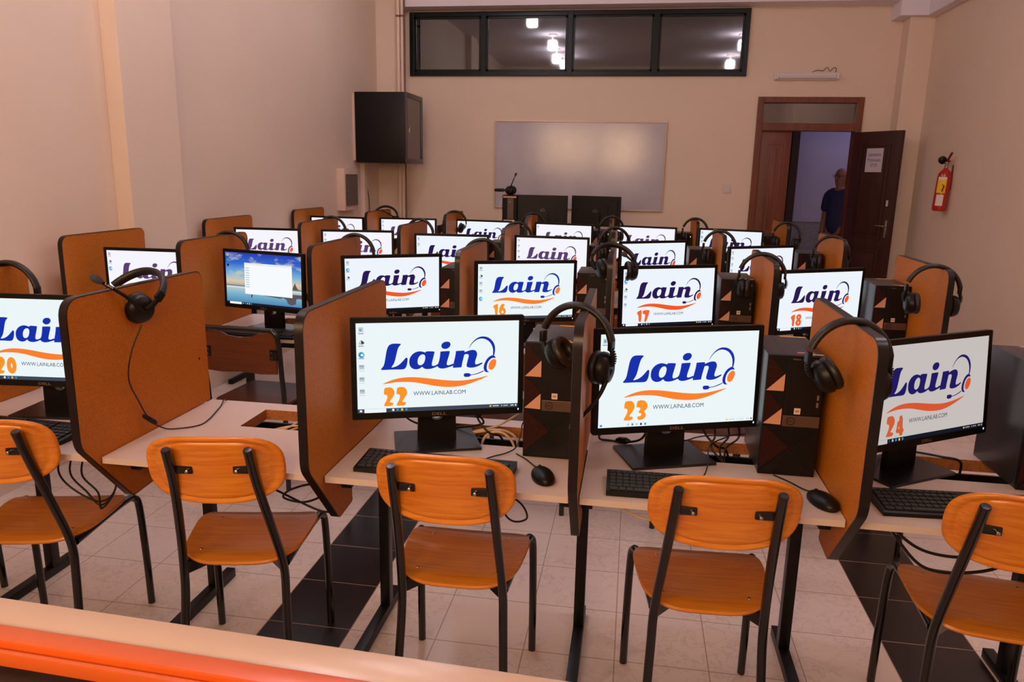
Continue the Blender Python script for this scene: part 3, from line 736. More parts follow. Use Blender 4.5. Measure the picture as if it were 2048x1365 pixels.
def beach_bm():
    bm = new(); U = lambda x, y, lay: uv(x, y, -lay*.00012)
    rect(bm, 0, 1, 0, 1, 0, 0)
    rect(bm, .20, .205, .0, .0, 1, 0) if False else None
    rect(bm, .255, .88, .185, .785, 3, 1); rect(bm, .255, .88, .185, .225, 4, 2)
    for i in range(9): rect(bm, .27, .32, .28+i*.045, .295+i*.045, 4, 3)
    rect(bm, .42, .48, .20, .21, 5, 4)
    for i in range(3): rect(bm, .02, .045, .03+i*.1, .075+i*.1, 3, [3, 5, 6][i])
    rect(bm, 0, 1, .955, 1, 3, 6); rect(bm, .04, .2, .958, 1, 4, 1)
    for q in range(5): u = .215+q*.028; rect(bm, u, u+.013, .966, .988, 4, [3, 5, 4, 1, 5][q])
    # sea stack, its reflection, a walker, shore line
    flat(bm, [[(.885, .60), (.90, .55), (.915, .50), (.93, .56), (.95, .61), (.97, .63), (.885, .63)]], U, 2, 7)
    flat(bm, [[(.72, .82), (.76, .80), (.8, .83), (.82, .9), (.86, .93), (.92, .9), (.93, .80), (.98, .79), (1, .8), (1, .72), (.5, .72), (.5, .79)]], U, 1, 8)
    flat(bm, [[(.335, .80), (.34, .775), (.345, .80), (.355, .81), (.345, .83), (.35, .87), (.34, .84), (.333, .87), (.335, .83)]], U, 2, 6)
    return bm
def beach_mats():
    m = bpy.data.materials.new('beach_wallpaper'); m.use_nodes = True; nt = m.node_tree; L = nt.links; N = nt.nodes.new
    nt.nodes.remove(nt.nodes['Principled BSDF'])
    tc = N('ShaderNodeTexCoord'); sp = N('ShaderNodeSeparateXYZ'); L.new(tc.outputs['Object'], sp.inputs[0])
    dv = N('ShaderNodeMath'); dv.operation = 'DIVIDE'; dv.inputs[1].default_value = SH_; L.new(sp.outputs[2], dv.inputs[0])
    rp = N('ShaderNodeValToRGB'); L.new(dv.outputs[0], rp.inputs[0]); e = rp.color_ramp.elements
    e[0].position = 0; e[0].color = lin((60, 118, 168)); e[1].position = 1; e[1].color = lin((40, 62, 178))
    for p, c in ((.2, (120, 178, 206)), (.31, (176, 196, 200)), (.335, (226, 232, 232)), (.36, (70, 112, 140)), (.385, (196, 176, 150)), (.45, (214, 200, 176)), (.6, (120, 178, 216)), (.8, (52, 104, 206))):
        k = rp.color_ramp.elements.new(p); k.color = lin(c)
    mp = N('ShaderNodeMapping'); mp.inputs['Scale'].default_value = (9, 1, 26); L.new(tc.outputs['Object'], mp.inputs[0])
    n = N('ShaderNodeTexNoise'); n.inputs['Scale'].default_value = 1; n.inputs['Detail'].default_value = 6; L.new(mp.outputs[0], n.inputs['Vector'])
    r2_ = N('ShaderNodeValToRGB'); r2_.color_ramp.elements[0].position = .52; r2_.color_ramp.elements[1].position = .66; L.new(n.outputs[0], r2_.inputs[0])
    gt = N('ShaderNodeMath'); gt.operation = 'GREATER_THAN'; gt.inputs[1].default_value = .5; L.new(dv.outputs[0], gt.inputs[0])
    mu = N('ShaderNodeMath'); mu.operation = 'MULTIPLY'; L.new(r2_.outputs[0], mu.inputs[0]); L.new(gt.outputs[0], mu.inputs[1])
    mx = N('ShaderNodeMixRGB'); L.new(mu.outputs[0], mx.inputs[0]); L.new(rp.outputs[0], mx.inputs[1]); mx.inputs[2].default_value = lin((190, 196, 190))
    em = N('ShaderNodeEmission'); L.new(mx.outputs[0], em.inputs[0]); L.new(em.outputs[0], nt.nodes['Material Output'].inputs[0])
    return [m, emis('window_white', (246, 250, 252)), emis('window_bar', (232, 236, 236)), emis('list_grey', (170, 190, 200)), emis('tab_yellow', (236, 226, 120)), emis('icon_teal', (60, 150, 200)), emis('bar_dark', (24, 30, 44)), emis('rock', (110, 80, 60)), emis('rock_reflection', (96, 84, 92))]

PW, PH = .509, .304
def make_monitor(name_lb, x, y, yaw, tilt, scr, z=.858, table=DK, back=False, group='widescreen monitors on the booth desks'):
    """x, y = middle of the panel's front face, seen from the user's side"""
    a = R(yaw)
    m = thing('monitor', name_lb, 'monitor', (x, y, table), a + (PI if back else 0), group)
    zb = z-table; T = Matrix.Translation((0, 0, zb)) @ Matrix.Rotation(-R(tilt), 4, 'X')
    bm = new(); w2 = PW/2
    prism(bm, rpoly([(-w2, 0), (w2, 0), (w2, PH), (-w2, PH)], .005, 3), .0, .016, 'y')
    prism(bm, rpoly([(-w2+.03, .025), (w2-.03, .025), (w2-.03, PH-.03), (-w2+.03, PH-.03)], .02, 4), .016, .040, 'y')
    prism(bm, rpoly([(-.13, .05), (.13, .05), (.13, .22), (-.13, .22)], .02, 4), .040, .052, 'y')
    bmesh.ops.transform(bm, matrix=T, verts=bm.verts); hs = obj('housing', bm, PLAS, m, 35)
    bm = new(); i0, i1, z0, z1 = -SW_/2, SW_/2, .0205, .0205+SH_
    for q in ((-w2+.002, i0, .002, PH-.002), (i1, w2-.002, .002, PH-.002), (i0, i1, .002, z0), (i0, i1, z1, PH-.002)): box(bm, q[0], q[1], -.002, 0, q[2], q[3])
    bmesh.ops.transform(bm, matrix=T, verts=bm.verts); obj('bezel', bm, PLASM, m)
    if scr:
        bm, mats = scr
        bmesh.ops.transform(bm, matrix=Matrix.Translation((0, -.0004, 0)), verts=bm.verts)
        o = obj('display', bm, mats, m)
        o.matrix_parent_inverse = Matrix.Identity(4)
        o.matrix_basis = T @ Matrix.Translation((0, 0, .0205))
    if not back:
        vf, fn = fit_text('DELL', -.021, .021, .0062, .0142, -.0025); bm = new(); put(bm, vf, fn)
        bmesh.ops.transform(bm, matrix=T, verts=bm.verts); obj('bezel_lettering', bm, BRAND, m)
        bm = box(new(), w2-.016, w2-.013, -.0028, -.002, .012, .017); bmesh.ops.transform(bm, matrix=T, verts=bm.verts); obj('power_light', bm, LED, m)
    else:
        bm = new(); vf, fn = fit_text('DELL', -.012, .012, .146, .156, .0535, True); put(bm, vf, fn)
        lathe(bm, [(.0195, 0), (.022, 0), (.022, .001), (.0195, .001), (.0195, 0)], 28, Matrix.Translation((0, .0525, .151)) @ Matrix.Rotation(R(-90), 4, 'X'), caps=False)
        bmesh.ops.transform(bm, matrix=T, verts=bm.verts); obj('rear_emblem', bm, SILV, m)
    # column with a cable hole, and the square plinth
    prof = rpoly([(-.060, 0), (.060, 0), (.054, .245), (-.054, .245)], .004, 2)
    hole = circ(0, .088, .021, .021, 22)
    V, Fc = loops_mesh([prof, hole]); bm = new()
    for yy in (.058, .078): put(bm, (V, Fc), lambda v: (v.x, yy+.01-.02*v.y/.245*0, v.y+.008))
    for lp in (prof, hole):
        A = [bm.verts.new((p[0], .068, p[1]+.008)) for p in lp]; B = [bm.verts.new((p[0], .088, p[1]+.008)) for p in lp]
        for i in range(len(lp)): bm.faces.new((A[i], A[(i+1) % len(lp)], B[(i+1) % len(lp)], B[i]))
    bmesh.ops.remove_doubles(bm, verts=bm.verts, dist=1e-5)
    box(bm, -.04, .04, .045, .07, .17, .245)
    obj('stand_column', bm, PLAS, m, 35)
    bm = new(); prism(bm, rpoly([(-.132, -.014), (.128, -.014), (.122, .172), (-.128, .172)], .004, 2), 0, .008, 'z')
    obj('stand_base', bm, BASEP, m, 35)
    return m
MON = {  # number: x, y, yaw, tilt, palette, icons, dark taskbar
 20: (-1.882, 2.11, 6, 4, 'blue', 0, True), 22: (-.544, 2.089, 20.4, 1, 'blue', 6, True), 23: (.153, 2.110, 21.1, 2, 'blue', 4, False), 24: (.839, 2.152, 33.7, 5, 'dim', 0, True),
 19: (-2.62, 2.16, 24, 0, 'blue', 3, True),
 16: (-.500, 3.592, 22, 0, 'blue', 5, True), 15: (-1.183, 3.627, 29.6, 0, 'violet', 3, True), 14: (-1.852, 3.56, -13, 1.5, 'beach', 0, True),
 13: (-2.424, 3.497, 2.2, 0, 'mauve', 3, True), 17: (.185, 3.607, 25.3, 2.4, 'violet', 5, True), 18: (.887, 3.698, 29.7, 0, 'violet', 0, True),
 7: (-2.525, 4.98, 3.5, 0, 'mauve', 0, True), 8: (-1.903, 5.056, 9.8, 0, 'mauve', 3, True), 9: (-1.208, 4.974, 5.8, 0, 'violet', 2, True), 10: (-.539, 5.06, -1.4, 0, 'mauve', 5, True),
 11: (.137, 4.962, 31.8, 0, 'violet', 0, True), 12: (.795, 4.854, 31.2, 0, 'violet', 4, True),
 1: (-2.614, 6.442, -1.7, 0, 'mauve', 0, True), 2: (-1.981, 6.522, 7.1, 0, 'mauve', 4, True), 3: (-1.303, 6.548, -4.6, 0, 'violet', 0, True), 4: (-.587, 6.433, -8, 0, 'mauve', 1, True),
 5: (.10, 6.376, -10, 0, 'mauve', 0, True), 6: (.775, 6.32, -12, 0, 'violet', 3, True)}
for nn, (x, y, yaw, tilt, pal, ic, bar) in MON.items():
    row = 4-(nn-1)//6; c = (nn-1) % 6
    if pal == 'beach':
        scr = (beach_bm(), beach_mats()); lb = 'monitor showing a beach wallpaper with an open white window, second row'
    else:
        scr = (lain_bm(nn, ic, nn, bar), screen_mats(pal))
        if nn in (16, 17, 18, 20, 22, 23, 24): lb = 'black monitor with the headset logo and the orange number %d' % nn
        elif nn == 19: lb = 'black monitor at the far left of the front row, outside the divider'
        else: lb = 'lit logo monitor at the %s place from the left in the %s' % (ORD[c], RN[row])
    make_monitor(lb, x, y, yaw, tilt, scr)

# ------------------------------------------------------------------ towers
def make_tower(lb, sticker):
    t = thing('computer_tower', lb, 'computer', (0, 0, 0), 0, 'black computer towers on the booth desks')
    W_, D_, H_ = .154, .272, .35
    bm = bx(0, W_, .012, D_, 0, H_, bev=.003); obj('case', bm, PLASG, t, 35)
    def fp(u0, u1, v0, v1, y0, y1, m, nm, bev=0): return obj(nm, bx(u0*W_, u1*W_, y0, y1, (1-v1)*H_, (1-v0)*H_, bev=bev), m, t)
    fp(0, 1, 0, 1, .0, .012, PLASM, 'front_panel', .002)
    def poly(nm, pts, m, y0=-.0015, y1=0):
        bm = new(); prism(bm, [(u*W_, (1-v)*H_) for u, v in pts], y0, y1, 'y'); return obj(nm, bm, m, t)
    poly('mesh_grille', [(.015, .02), (.05, .02), (.32, .15), (.015, .29)], HEXM)
    poly('mesh_grille', [(.015, .305), (.05, .305), (.32, .42), (.015, .565)], HEXM)
    poly('mesh_grille', [(.015, .585), (.05, .585), (.5, .76), (.015, .95)], HEXM)
    poly('copper_accent', [(.015, .29), (.32, .15), (.32, .29)], TRI, -.003)
    poly('copper_accent', [(.015, .565), (.32, .435), (.32, .57)], TRI, -.003)
    poly('facet', [(.5, .76), (.985, .60), (.985, .97)], PLAS, -.003)
    poly('facet', [(.02, .975), (.5, .76), (.985, .975)], PLAS, -.0022)
    fp(.345, .985, .02, .482, -.003, 0, PLAS, 'drive_bay', .001)
    fp(.345, .985, .488, .58, -.004, 0, BAND, 'badge_band', .001)
    bm = new(); lathe(bm, [(.0098, 0), (.0113, 0), (.0113, .0008), (.0098, .0008), (.0098, 0)], 26, Matrix.Translation((.075, -.004, (1-.534)*H_)) @ Matrix.Rotation(R(90), 4, 'X'), caps=False)
    vf, fn = fit_text('DELL', .0672, .0828, (1-.534)*H_-.003, (1-.534)*H_+.003, -.0045); put(bm, vf, fn)
    obj('badge', bm, PLASM, t)
    fp(.53, .64, .425, .475, -.0034, -.003, STICK, 'sticker'); fp(.55, .62, .44, .46, -.0037, -.0034, STICKP, 'sticker')
    bm = new(); box(bm, .43*W_, .435*W_, -.0035, -.003, (1-.46)*H_, (1-.05)*H_); obj('drive_slot', bm, PLASM, t)
    for v in (.33, .39): fp(.90, .935, v-.02, v+.02, -.0036, -.003, SILV, 'usb_port')
    fp(.90, .93, .06, .085, -.0038, -.003, LED if sticker == 0 else SILV, 'power_button')
    vf, fn = fit_text('Vostro', .42*W_, .56*W_, .967*H_, .982*H_, -.0034); bm = new(); put(bm, vf, fn); obj('lettering', bm, BRAND, t)
    bm = new(); box(bm, .048, .0488, .014, D_-.01, H_-.0002, H_+.0002); obj('seam', bm, PLASM, t)
    if sticker:
        obj('top_sticker', bx(.075, .15, D_-.02, D_-.006, H_, H_+.0006), STICKY, t)
        obj('top_sticker', bx(.085, .13, .035, .047, H_, H_+.0006), STICKP, t)
        obj('top_sticker', bx(.11, .15, .02, .028, H_, H_+.0006), STICK, t)
    return t
tws = [None, None]
for row in (1, 2, 3, 4):
    for c in range(6):
        if (row, c) == (1, 2): continue
        nn = num(row, c); s = 1 if row < 3 and c >= 3 else 0
        lb = 'black computer tower at the %s place from the left in the %s' % (ORD[c], RN[row])
        if row == 1 and c == 5: lb = 'black computer tower cut by the right edge of the photo, beside screen 24'
        if row == 1 and c in (3, 4): lb = 'black computer tower with copper triangles right of screen %d' % nn
        xr = dpos(row, c-3)[0]-.0145-.172+{(1, 3): .012, (1, 4): .0}.get((row, c), random.uniform(-.004, .010))
        y = ROWS[row][0]+.345+random.uniform(-.012, .012)
        if (row, c) == (1, 3): y = 2.097
        if (row, c) == (1, 4): y = 2.105
        if (row, c) == (1, 5): xr = 1.075; y = 2.13
        if nn in MON:
            mx_, my_, ma_ = MON[nn][:3]; ex, ey = mx_+.2545*math.cos(R(ma_)), my_+.2545*math.sin(R(ma_))
            if ex > xr-.004 and (row, c) not in ((1, 3), (1, 4), (1, 5)):
                xr = max(xr, dpos(row, c-3)[0]-.0125-.156)
                if ex > xr-.001: y = max(y, ey+.022)
        if tws[s] is None: tws[s] = make_tower(lb, s); tws[s].location = (xr, y, DK)
        else: dup(tws[s], (xr, y, DK), 0, lb)

# ------------------------------------------------------------------ headsets
def make_headset(lb, tl=0, tr=0, mic=None, cable=None, half=.104):
    """origin on top of the divider edge; arch across X; tl / tr = swing of the left / right cup in degrees"""
    t = thing('headset', lb, 'headset', (0, 0, 0), 0, 'black headsets hung over the dividers')
    H = .115
    arc = lambda th: Vector((half*math.cos(th), 0, -H+.008+H*math.sin(th)))
    bm = new(); tube(bm, [arc(R(a)) for a in range(14, 167, 9)], .0098, 12, 2, up=(0, 1, 0), sq=1.5); obj('headband', bm, LEATH, t, 60)
    for s, sw in ((-1, tl), (1, tr)):
        e = arc(R(14 if s > 0 else 166)); 
        bm = new(); box(bm, -.006, .006, -.013, .013, -.024, .006, .002)
        bmesh.ops.transform(bm, matrix=Matrix.Translation(e), verts=bm.verts)
        sl = obj('slider', bm, PLAS, t, 40)
        # pivot at the slider, cup swings inwards
        pv = Matrix.Translation(e+Vector((0, 0, -.02))) @ Matrix.Rotation(s*R(sw), 4, 'Y')
        bm = new(); pts = [Vector((s*.0, 0, 0)), Vector((s*.006, 0, -.02)), Vector((s*.004, 0, -.045))]
        tube(bm, pts, .0055, 8, 5, sq=1.6, up=(0, 1, 0))
        for k in range(8):
            f = k/7; p = pts[0].lerp(pts[2], f)+Vector((s*.006*math.sin(PI*f), 0, 0)); lathe(bm, [(0, -.0014), (.0088, -.0014), (.0088, .0014), (0, .0014)], 10, Matrix.Translation(p))
        bmesh.ops.transform(bm, matrix=pv, verts=bm.verts); obj('yoke', bm, PLAS, t, 40)
        cm = pv @ Matrix.Translation((-s*.018, 0, -.056)) @ Matrix.Rotation(s*R(90), 4, 'Y')
        bm = new(); lathe(bm, [(0, .022), (.024, .022), (.037, .017), (.044, .005), (.0455, -.006), (.041, -.011), (0, -.011)], 32, cm)
        obj('ear_cup', bm, PLAS, t, 40)
        bm = new(); pr = [(.022, -.012)]+[(.034+.012*math.cos(a), -.022+.012*math.sin(a)) for a in [R(v) for v in range(90, -181, -30)]]+[(.022, -.018)]
        lathe(bm, pr, 32, cm)
        for v in bm.verts:
            pass
        obj('ear_pad', bm, LEATH, t, 50)
        if s > 0 and mic:
            c0 = cm @ Vector((0, 0, .014)); dv = Vector(mic).normalized()
            L_ = .165
            p1 = c0+Vector((.004, 0, 0)); p3 = p1+dv*L_+Vector((-.022, 0, 0)); p2 = p1+dv*L_*.5+Vector((.004, 0, 0))
            bm = new(); tube(bm, [p1, p2, p3], [.0085, .005, .0055], 10, 6); bmm = obj('mic_boom', bm, PLASM, t, 50)
            bm = new(); q = (p3-p2).normalized(); tube(bm, [p3-q*.012, p3, p3+q*.012, p3+q*.022], [.008, .0115, .012, .006], 14, 4); obj('mic_tip', bm, FOAM, bmm, 60)
            # little printed mark on the boom
            vf, fn = fit_text('Lain', -.012, .012, -.0035, .0035, 0); bm = new()
            ax = (p3-p2).normalized(); sd = Vector((1, 0, 0)); sd = (sd-ax*sd.dot(ax)).normalized(); up_ = sd.cross(ax)
            mid = p3-ax*.032+sd*.0068
            if up_.z < 0: up_ = -up_; 
            axx = ax if ax.y > 0 else -ax
            put(bm, vf, lambda v: tuple(mid+axx*fn(v)[0]+up_*fn(v)[2])); obj('boom_mark', bm, STICK, bmm)
    if cable:
        bm = new(); tube(bm, cable, .0022, 7, 8); cb = obj('cable', bm, CABB, t, 60)
        if len(cable) > 5:
            a = Vector(cable[4]); b = Vector(cable[5]); dv = (b-a).normalized()
            bm = new(); tube(bm, [a-dv*.03, a-dv*.02, a+dv*.02, a+dv*.03], [.003, .008, .008, .003], 10, 3); obj('inline_remote', bm, PLAS, cb, 50)
    return t
HS = {  # row, k: (x offset, y, turn, tilt left, tilt right, mic direction)
 (1, -3): (.01, 2.33, 5, 5, 8, None), (1, -2): (-.01, 2.155, -10, 0, 20, (-.05, -.95, -.15)), (1, 0): (-.020, 1.995, -20, 34, 0, (-.25, -.45, -.9)), (1, 1): (-.02, 1.955, 8, 30, 0, None),
 (2, -3): (.0, 3.80, 8, 5, 0, None), (2, -2): (.01, 3.90, 6, 0, 5, None), (2, -1): (.01, 3.86, 5, 0, 0, None), (2, 0): (-.01, 3.62, 14, 20, 0, (-.4, -.9, -.2)), (2, 1): (-.01, 3.61, -8, 0, 0, None), (2, 2): (-.04, 3.35, -6, 4, 0, None),
 (3, -3): (.01, 5.30, 6, 0, 0, None), (3, -2): (-.02, 5.33, -4, 0, 0, None), (3, -1): (.01, 5.30, 6, 0, 0, None), (3, 0): (.0, 5.05, 14, 0, 8, None), (3, 1): (.0, 5.05, -14, 0, 0, None), (3, 2): (-.04, 4.88, -15, 0, 0, None),
 (4, -3): (.0, 6.72, 20, 0, 0, (-.6, -.7, .1)), (4, -2): (.0, 6.55, 10, 0, 25, None), (4, -1): (.0, 6.6, 12, 0, 25, None), (4, 0): (.0, 6.4, 14, 0, 0, None), (4, 1): (-.0, 6.46, -12, 0, 0, None), (4, 2): (-.0, 6.25, -20, 0, 0, None)}
# the cord of the headset on the divider by the empty desk, worked out in room coordinates
_fr = Matrix.Translation((dpos(1, -2)[0]-.01, 2.155, 1.2435)) @ Matrix.Rotation(R(-10), 4, 'Z') @ Matrix.Rotation(R(-50), 4, 'X')
_cord = [(-1.435, 2.00, 1.11), (-1.452, 1.965, 1.03), (-1.464, 1.96, .95), (-1.466, 1.995, .876), (-1.460, 2.035, .80), (-1.445, 2.08, .757), (-1.40, 2.10, .7535), (-1.36, 2.14, .7535), (-1.362, 2.2, .7535), (-1.384, 2.284, .7535), (-1.40, 2.34, .7535), (-1.42, 2.405, .757), (-1.42, 2.44, .70)]
CAB = {(1, -2): [tuple(_fr.inverted() @ Vector(q)) for q in _cord]}
protos = {}
for (row, k), (dx, y, turn, tl, tr, mic) in HS.items():
    x = dpos(row, k)[0]
    if k == -3 and row == 1: w_ = 'divider at the far left edge of the photo, front row'
    elif row == 1: w_ = {-2: 'divider left of the empty desk, microphone arm raised', 0: 'divider between screens 22 and 23, microphone arm down', 1: 'divider between screens 23 and 24'}[k]
    elif k == 2: w_ = 'right end divider of the %s' % RN[row]
    else: w_ = '%s divider from the left in the %s' % (ORD[k+4] if k < 2 else 'last', RN[row])
    if row == 3 and k == -3: pass
    lb = 'black headset hung over the '+w_
    key = (tl, tr, mic, (row, k) in CAB)
    if key not in protos:
        protos[key] = make_headset(lb, tl, tr, mic, CAB.get((row, k))); protos[key].location = (x+dx, y, 1.2435 if (row, k) in ((1, -2), (2, 0), (4, -3)) else 1.2235); protos[key].rotation_euler = (R({(1, -2): -50, (2, 0): -48, (4, -3): -40}.get((row, k), 0)), 0, R(turn))
    else: dup(protos[key], (x+dx, y, 1.2235), R(turn), lb)

# ------------------------------------------------------------------ keyboards and mice
def make_keyboard(lb):
    t = thing('keyboard', lb, 'keyboard', (0, 0, 0), 0, 'black wired keyboards')
    W_, D_ = .442, .132
    bm = new(); prism(bm, [(-.066, 0), (.066, 0), (.066, .022), (.055, .024), (-.060, .013), (-.066, .010)], -W_/2, W_/2, 'x'); obj('keyboard_case', bm, PLAS, t)
    bm = new(); sl = (.024-.013)/.115
    def key(x0, x1, y0, y1):
        z = .013+sl*((y0+y1)/2+.060); box(bm, x0, x1, y0, y1, z-.001, z+.004, .0012)
    rows = [(.040, .052, 'f'), (.020, .036, 'n'), (.001, .017, 'n'), (-.018, -.002, 'n'), (-.037, -.021, 'n'), (-.056, -.040, 's')]
    for y0, y1, kind in rows:
        x = -.212
        if kind == 's': ws = [.024, .020, .020, .108, .020, .020, .020, .024]
        elif kind == 'f': ws = [.0165]*13
        else: ws = [.0178]*13+[.027]
        for w_ in ws: key(x, x+w_-.0022, y0, y1); x += w_+(.004 if kind == 'f' and ws.index(w_) == 0 and False else 0)
        for i in range(3):
            if kind == 'n' and y0 == -.018 or (kind == 'n' and y0 == -.037 and i != 1): continue
            key(.062+i*.0195, .062+i*.0195+.0165, y0, y1)
        for i in range(4):
            if kind != 'f': key(.130+i*.0195, .130+i*.0195+.0165, y0, y1)
    kc = obj('keys', bm, KEYS, t)
    return t
def make_mouse(lb):
    t = thing('mouse', lb, 'mouse', (0, 0, 0), 0, 'black wired mice')
    bm = new(); bmesh.ops.create_uvsphere(bm, u_segments=28, v_segments=18, radius=1)
    for v in bm.verts:
        x, y, z = v.co; z = max(z, -.25)
        hgt = .036*(1-.25*(y+1)/2*.9)
        v.co = Vector((x*.031*(1-.10*y), y*.058, (z+.25)/1.25*hgt))
    obj('mouse_body', bm, PLAS, t, 50)
    bm = new(); lathe(bm, [(0, -.003), (.008, -.003), (.009, 0), (.008, .003), (0, .003)], 18, Matrix.Translation((0, .030, .0205)) @ Matrix.Rotation(R(90), 4, 'Y')); obj('scroll_wheel', bm, PLASM, t, 40)
    bm = new(); tube(bm, [(0, .055, .010), (-.003, .09, .004), (-.012, .14, .003), (-.03, .19, .003)], .002, 7, 6); obj('cable', bm, CABB, t, 50)
    return t
kb = None
for lb, x, y, rz in (('black keyboard in front of screen 22', -.515, 1.940, -2), ('black keyboard in front of screen 23', .185, 1.932, 1), ('black keyboard in front of screen 24', .875, 1.962, 4), ('black keyboard under the monitor number 20 at the left edge', -1.88, 1.97, -3), ('black keyboard in front of the beach wallpaper monitor', -1.84, 3.468, -2)):
    if kb is None: kb = make_keyboard(lb); kb.location = (x, y, DK); kb.rotation_euler = (0, 0, R(rz))
    else: dup(kb, (x, y, DK), R(rz), lb)
ms = None
for lb, x, y, rz in (('black mouse on the desk of screen 22', -.212, 1.940, 22), ('black mouse on the desk of screen 23', .522, 1.925, 20)):
    if ms is None: ms = make_mouse(lb); ms.location = (x, y, DK); ms.rotation_euler = (0, 0, R(rz))
    else: dup(ms, (x, y, DK), R(rz), lb)

# ------------------------------------------------------------------ cables
def cable(lb, pts, r=.0028, m=None, group=None, name='power_cable', cat='cable'):
    bm = new(); tube(bm, pts, r, 8, 8); return tag(obj(name, bm, m or CABB, None, 60), lb, cat, group)
SCN = {'22': 'the front monitor right of the empty desk', '23': 'the second front monitor from the right', '24': 'the rightmost front monitor', '20': 'the monitor at the left edge'}
for x, lb in ((-.545, '22'), (.153, '23'), (.84, '24'), (-1.91, '20')):
    y = {'22': 2.19, '23': 2.22, '24': 2.28, '20': 2.28}[lb]
    if lb in ('20', '24'): cable('black cable looping behind '+SCN[lb], [(x-.07, y-.03, .90), (x-.08, y+.0, .84), (x-.075, y+.02, .79), (x-.03, y+.05, .757), (x+.03, y+.09, .757), (x+.12, y+.06, .757), (x+.17, y+.05, .75), (x+.18, y+.06, .70)], .0035)
    if lb in ('22', '23'):
        cable('black video cable hanging behind '+SCN[lb], [(x+.08, y+.02, .90), (x+.09, y+.03, .82), (x+.13, y+.02, .775), (x+.16, y+.04, .76), (x+.175, y+.06, .72), (x+.18, y+.08, .66)], .0035)
for i, pts in enumerate(([(-.56, 2.26, .70), (-.50, 2.255, .745), (-.44, 2.25, .764), (-.395, 2.25, .772), (-.36, 2.255, .765), (-.333, 2.255, .742), (-.328, 2.255, .69)],
        [(-.445, 2.22, .69), (-.436, 2.22, .742), (-.42, 2.22, .765), (-.392, 2.22, .776), (-.362, 2.22, .768), (-.338, 2.22, .738), (-.33, 2.22, .69)])):
    cable(('beige network cable loop over the desk opening, the farther of the two', 'beige network cable loop over the desk opening, the nearer of the two')[i], pts, .0042, CABW, name='network_cable')
cable('beige network cable rising out of the desk opening towards the second row', [(-.53, 2.28, .72), (-.483, 2.28, .748), (-.412, 2.285, .768), (-.369, 2.29, .792), (-.315, 2.30, .826), (-.27, 2.34, .845)], .0036, CABW, name='network_cable')
cable('black cable coiled low behind the monitor with number 22', [(-.70, 2.19, .84), (-.684, 2.235, .792), (-.655, 2.27, .765), (-.614, 2.285, .757), (-.543, 2.275, .760), (-.474, 2.25, .780), (-.439, 2.24, .795), (-.453, 2.235, .82), (-.50, 2.2, .86)], .0034)
cable('thin black lead running from the tower to the keyboard, beside the mouse', [(-.41, 2.0, .757), (-.38, 2.06, .754), (-.34, 2.10, .755), (-.315, 2.13, .765), (-.305, 2.15, .80), (-.30, 2.18, .83), (-.27, 2.3, .80)], .002)
tag(obj('cable_label', tube(new(), [(-.645, 2.274, .7625), (-.59, 2.285, .7585)], .0052, 10, 1), STICK, None, 50), 'white paper tag wrapped round the black cable behind the monitor base', 'label')
cable('black cable looped on the desk at the left of screen 23', [(.02, 2.16, .86), (-.02, 2.20, .83), (-.065, 2.24, .79), (-.07, 2.265, .762), (-.045, 2.28, .7535), (-.005, 2.275, .7535), (.03, 2.25, .765), (.06, 2.22, .79), (.08, 2.20, .84)], .0036)
tag(obj('cable_clip', tube(new(), [(-.020, 2.280, .757), (-.008, 2.276, .758), (.012, 2.263, .762), (.024, 2.255, .765)], [.004, .011, .011, .004], 10, 4), PLAS, None, 50), 'black cable lump on the desk left of the monitor with number 23', 'cable')
cable('thin black cable strung from the stand to the tower of screen 23', [(.10, 2.25, .77), (.184, 2.26, .776), (.228, 2.26, .792), (.265, 2.26, .80), (.317, 2.26, .803), (.37, 2.27, .81)], .0024)
for i, (dx, dz) in enumerate(((0, 0), (.02, -.012), (.035, .006))):
    cable('beige network cables tangled in the opening of the empty desk', [(-1.19+dx, 2.18, .715+dz), (-1.12+dx, 2.20, .738+dz), (-1.05, 2.215+dx, .748+dz), (-.98, 2.21-dx, .735), (-.93, 2.18, .70+dz)], .0034, CABW, 'network cables in the empty desk opening', 'network_cable')
for i, dx in enumerate((0, .04, .07)):
    cable('black cables gathered between the stand and tower of screen 23', [(.27+dx, 2.25, .86), (.28+dx, 2.26, .80), (.27+dx*.6, 2.24, .768), (.31, 2.22-dx*.4, .72), (.33, 2.20, .66)], .003, CABB, 'cables right of the stand of screen 23')
cable('thin black keyboard lead between the stand base of screen 23 and the keyboard', [(.22, 1.998, .765), (.235, 2.04, .765), (.25, 2.12, .772), (.26, 2.20, .79), (.32, 2.24, .81)], .002)
cable('beige cable sagging under the front edge of the desk of screen 23', [(-.04, 1.92, .735), (.0, 1.915, .70), (.06, 1.915, .672), (.12, 1.92, .668), (.2, 1.94, .69), (.24, 1.95, .72)], .0035, CABW, name='network_cable')
for i, s in enumerate((0, .045)):
    cable('black cable sagging under the desk of screen 24, %s of the two' % ('upper', 'lower')[i], [(.68, 1.96, .73), (.73, 1.955, .67-s*.4), (.80, 1.95, .63-s), (.90, 1.95, .625-s), (1.0, 1.96, .66-s), (1.06, 1.98, .73)], .0042)
cable('black cable loop hanging under the right side of the empty desk', [(-.98, 2.0, .73), (-.93, 2.02, .64), (-.90, 2.03, .60), (-.96, 2.03, .57), (-1.02, 2.02, .585), (-.98, 2.0, .625), (-.90, 2.0, .645), (-.86, 2.02, .58), (-.90, 2.03, .545), (-1.06, 2.04, .60)], .0035)
for i, dx in enumerate((0, .04, .08)):
    cable('black cables hanging under the desk of the monitor number 20', [(-1.69+dx, 1.93, .73), (-1.72+dx, 1.94, .64), (-1.68+dx, 1.95, .58), (-1.60, 1.96, .545-dx*.3), (-1.55, 1.97, .60), (-1.57, 1.98, .73)], .003, CABB, 'cables under the desk of the monitor number 20')
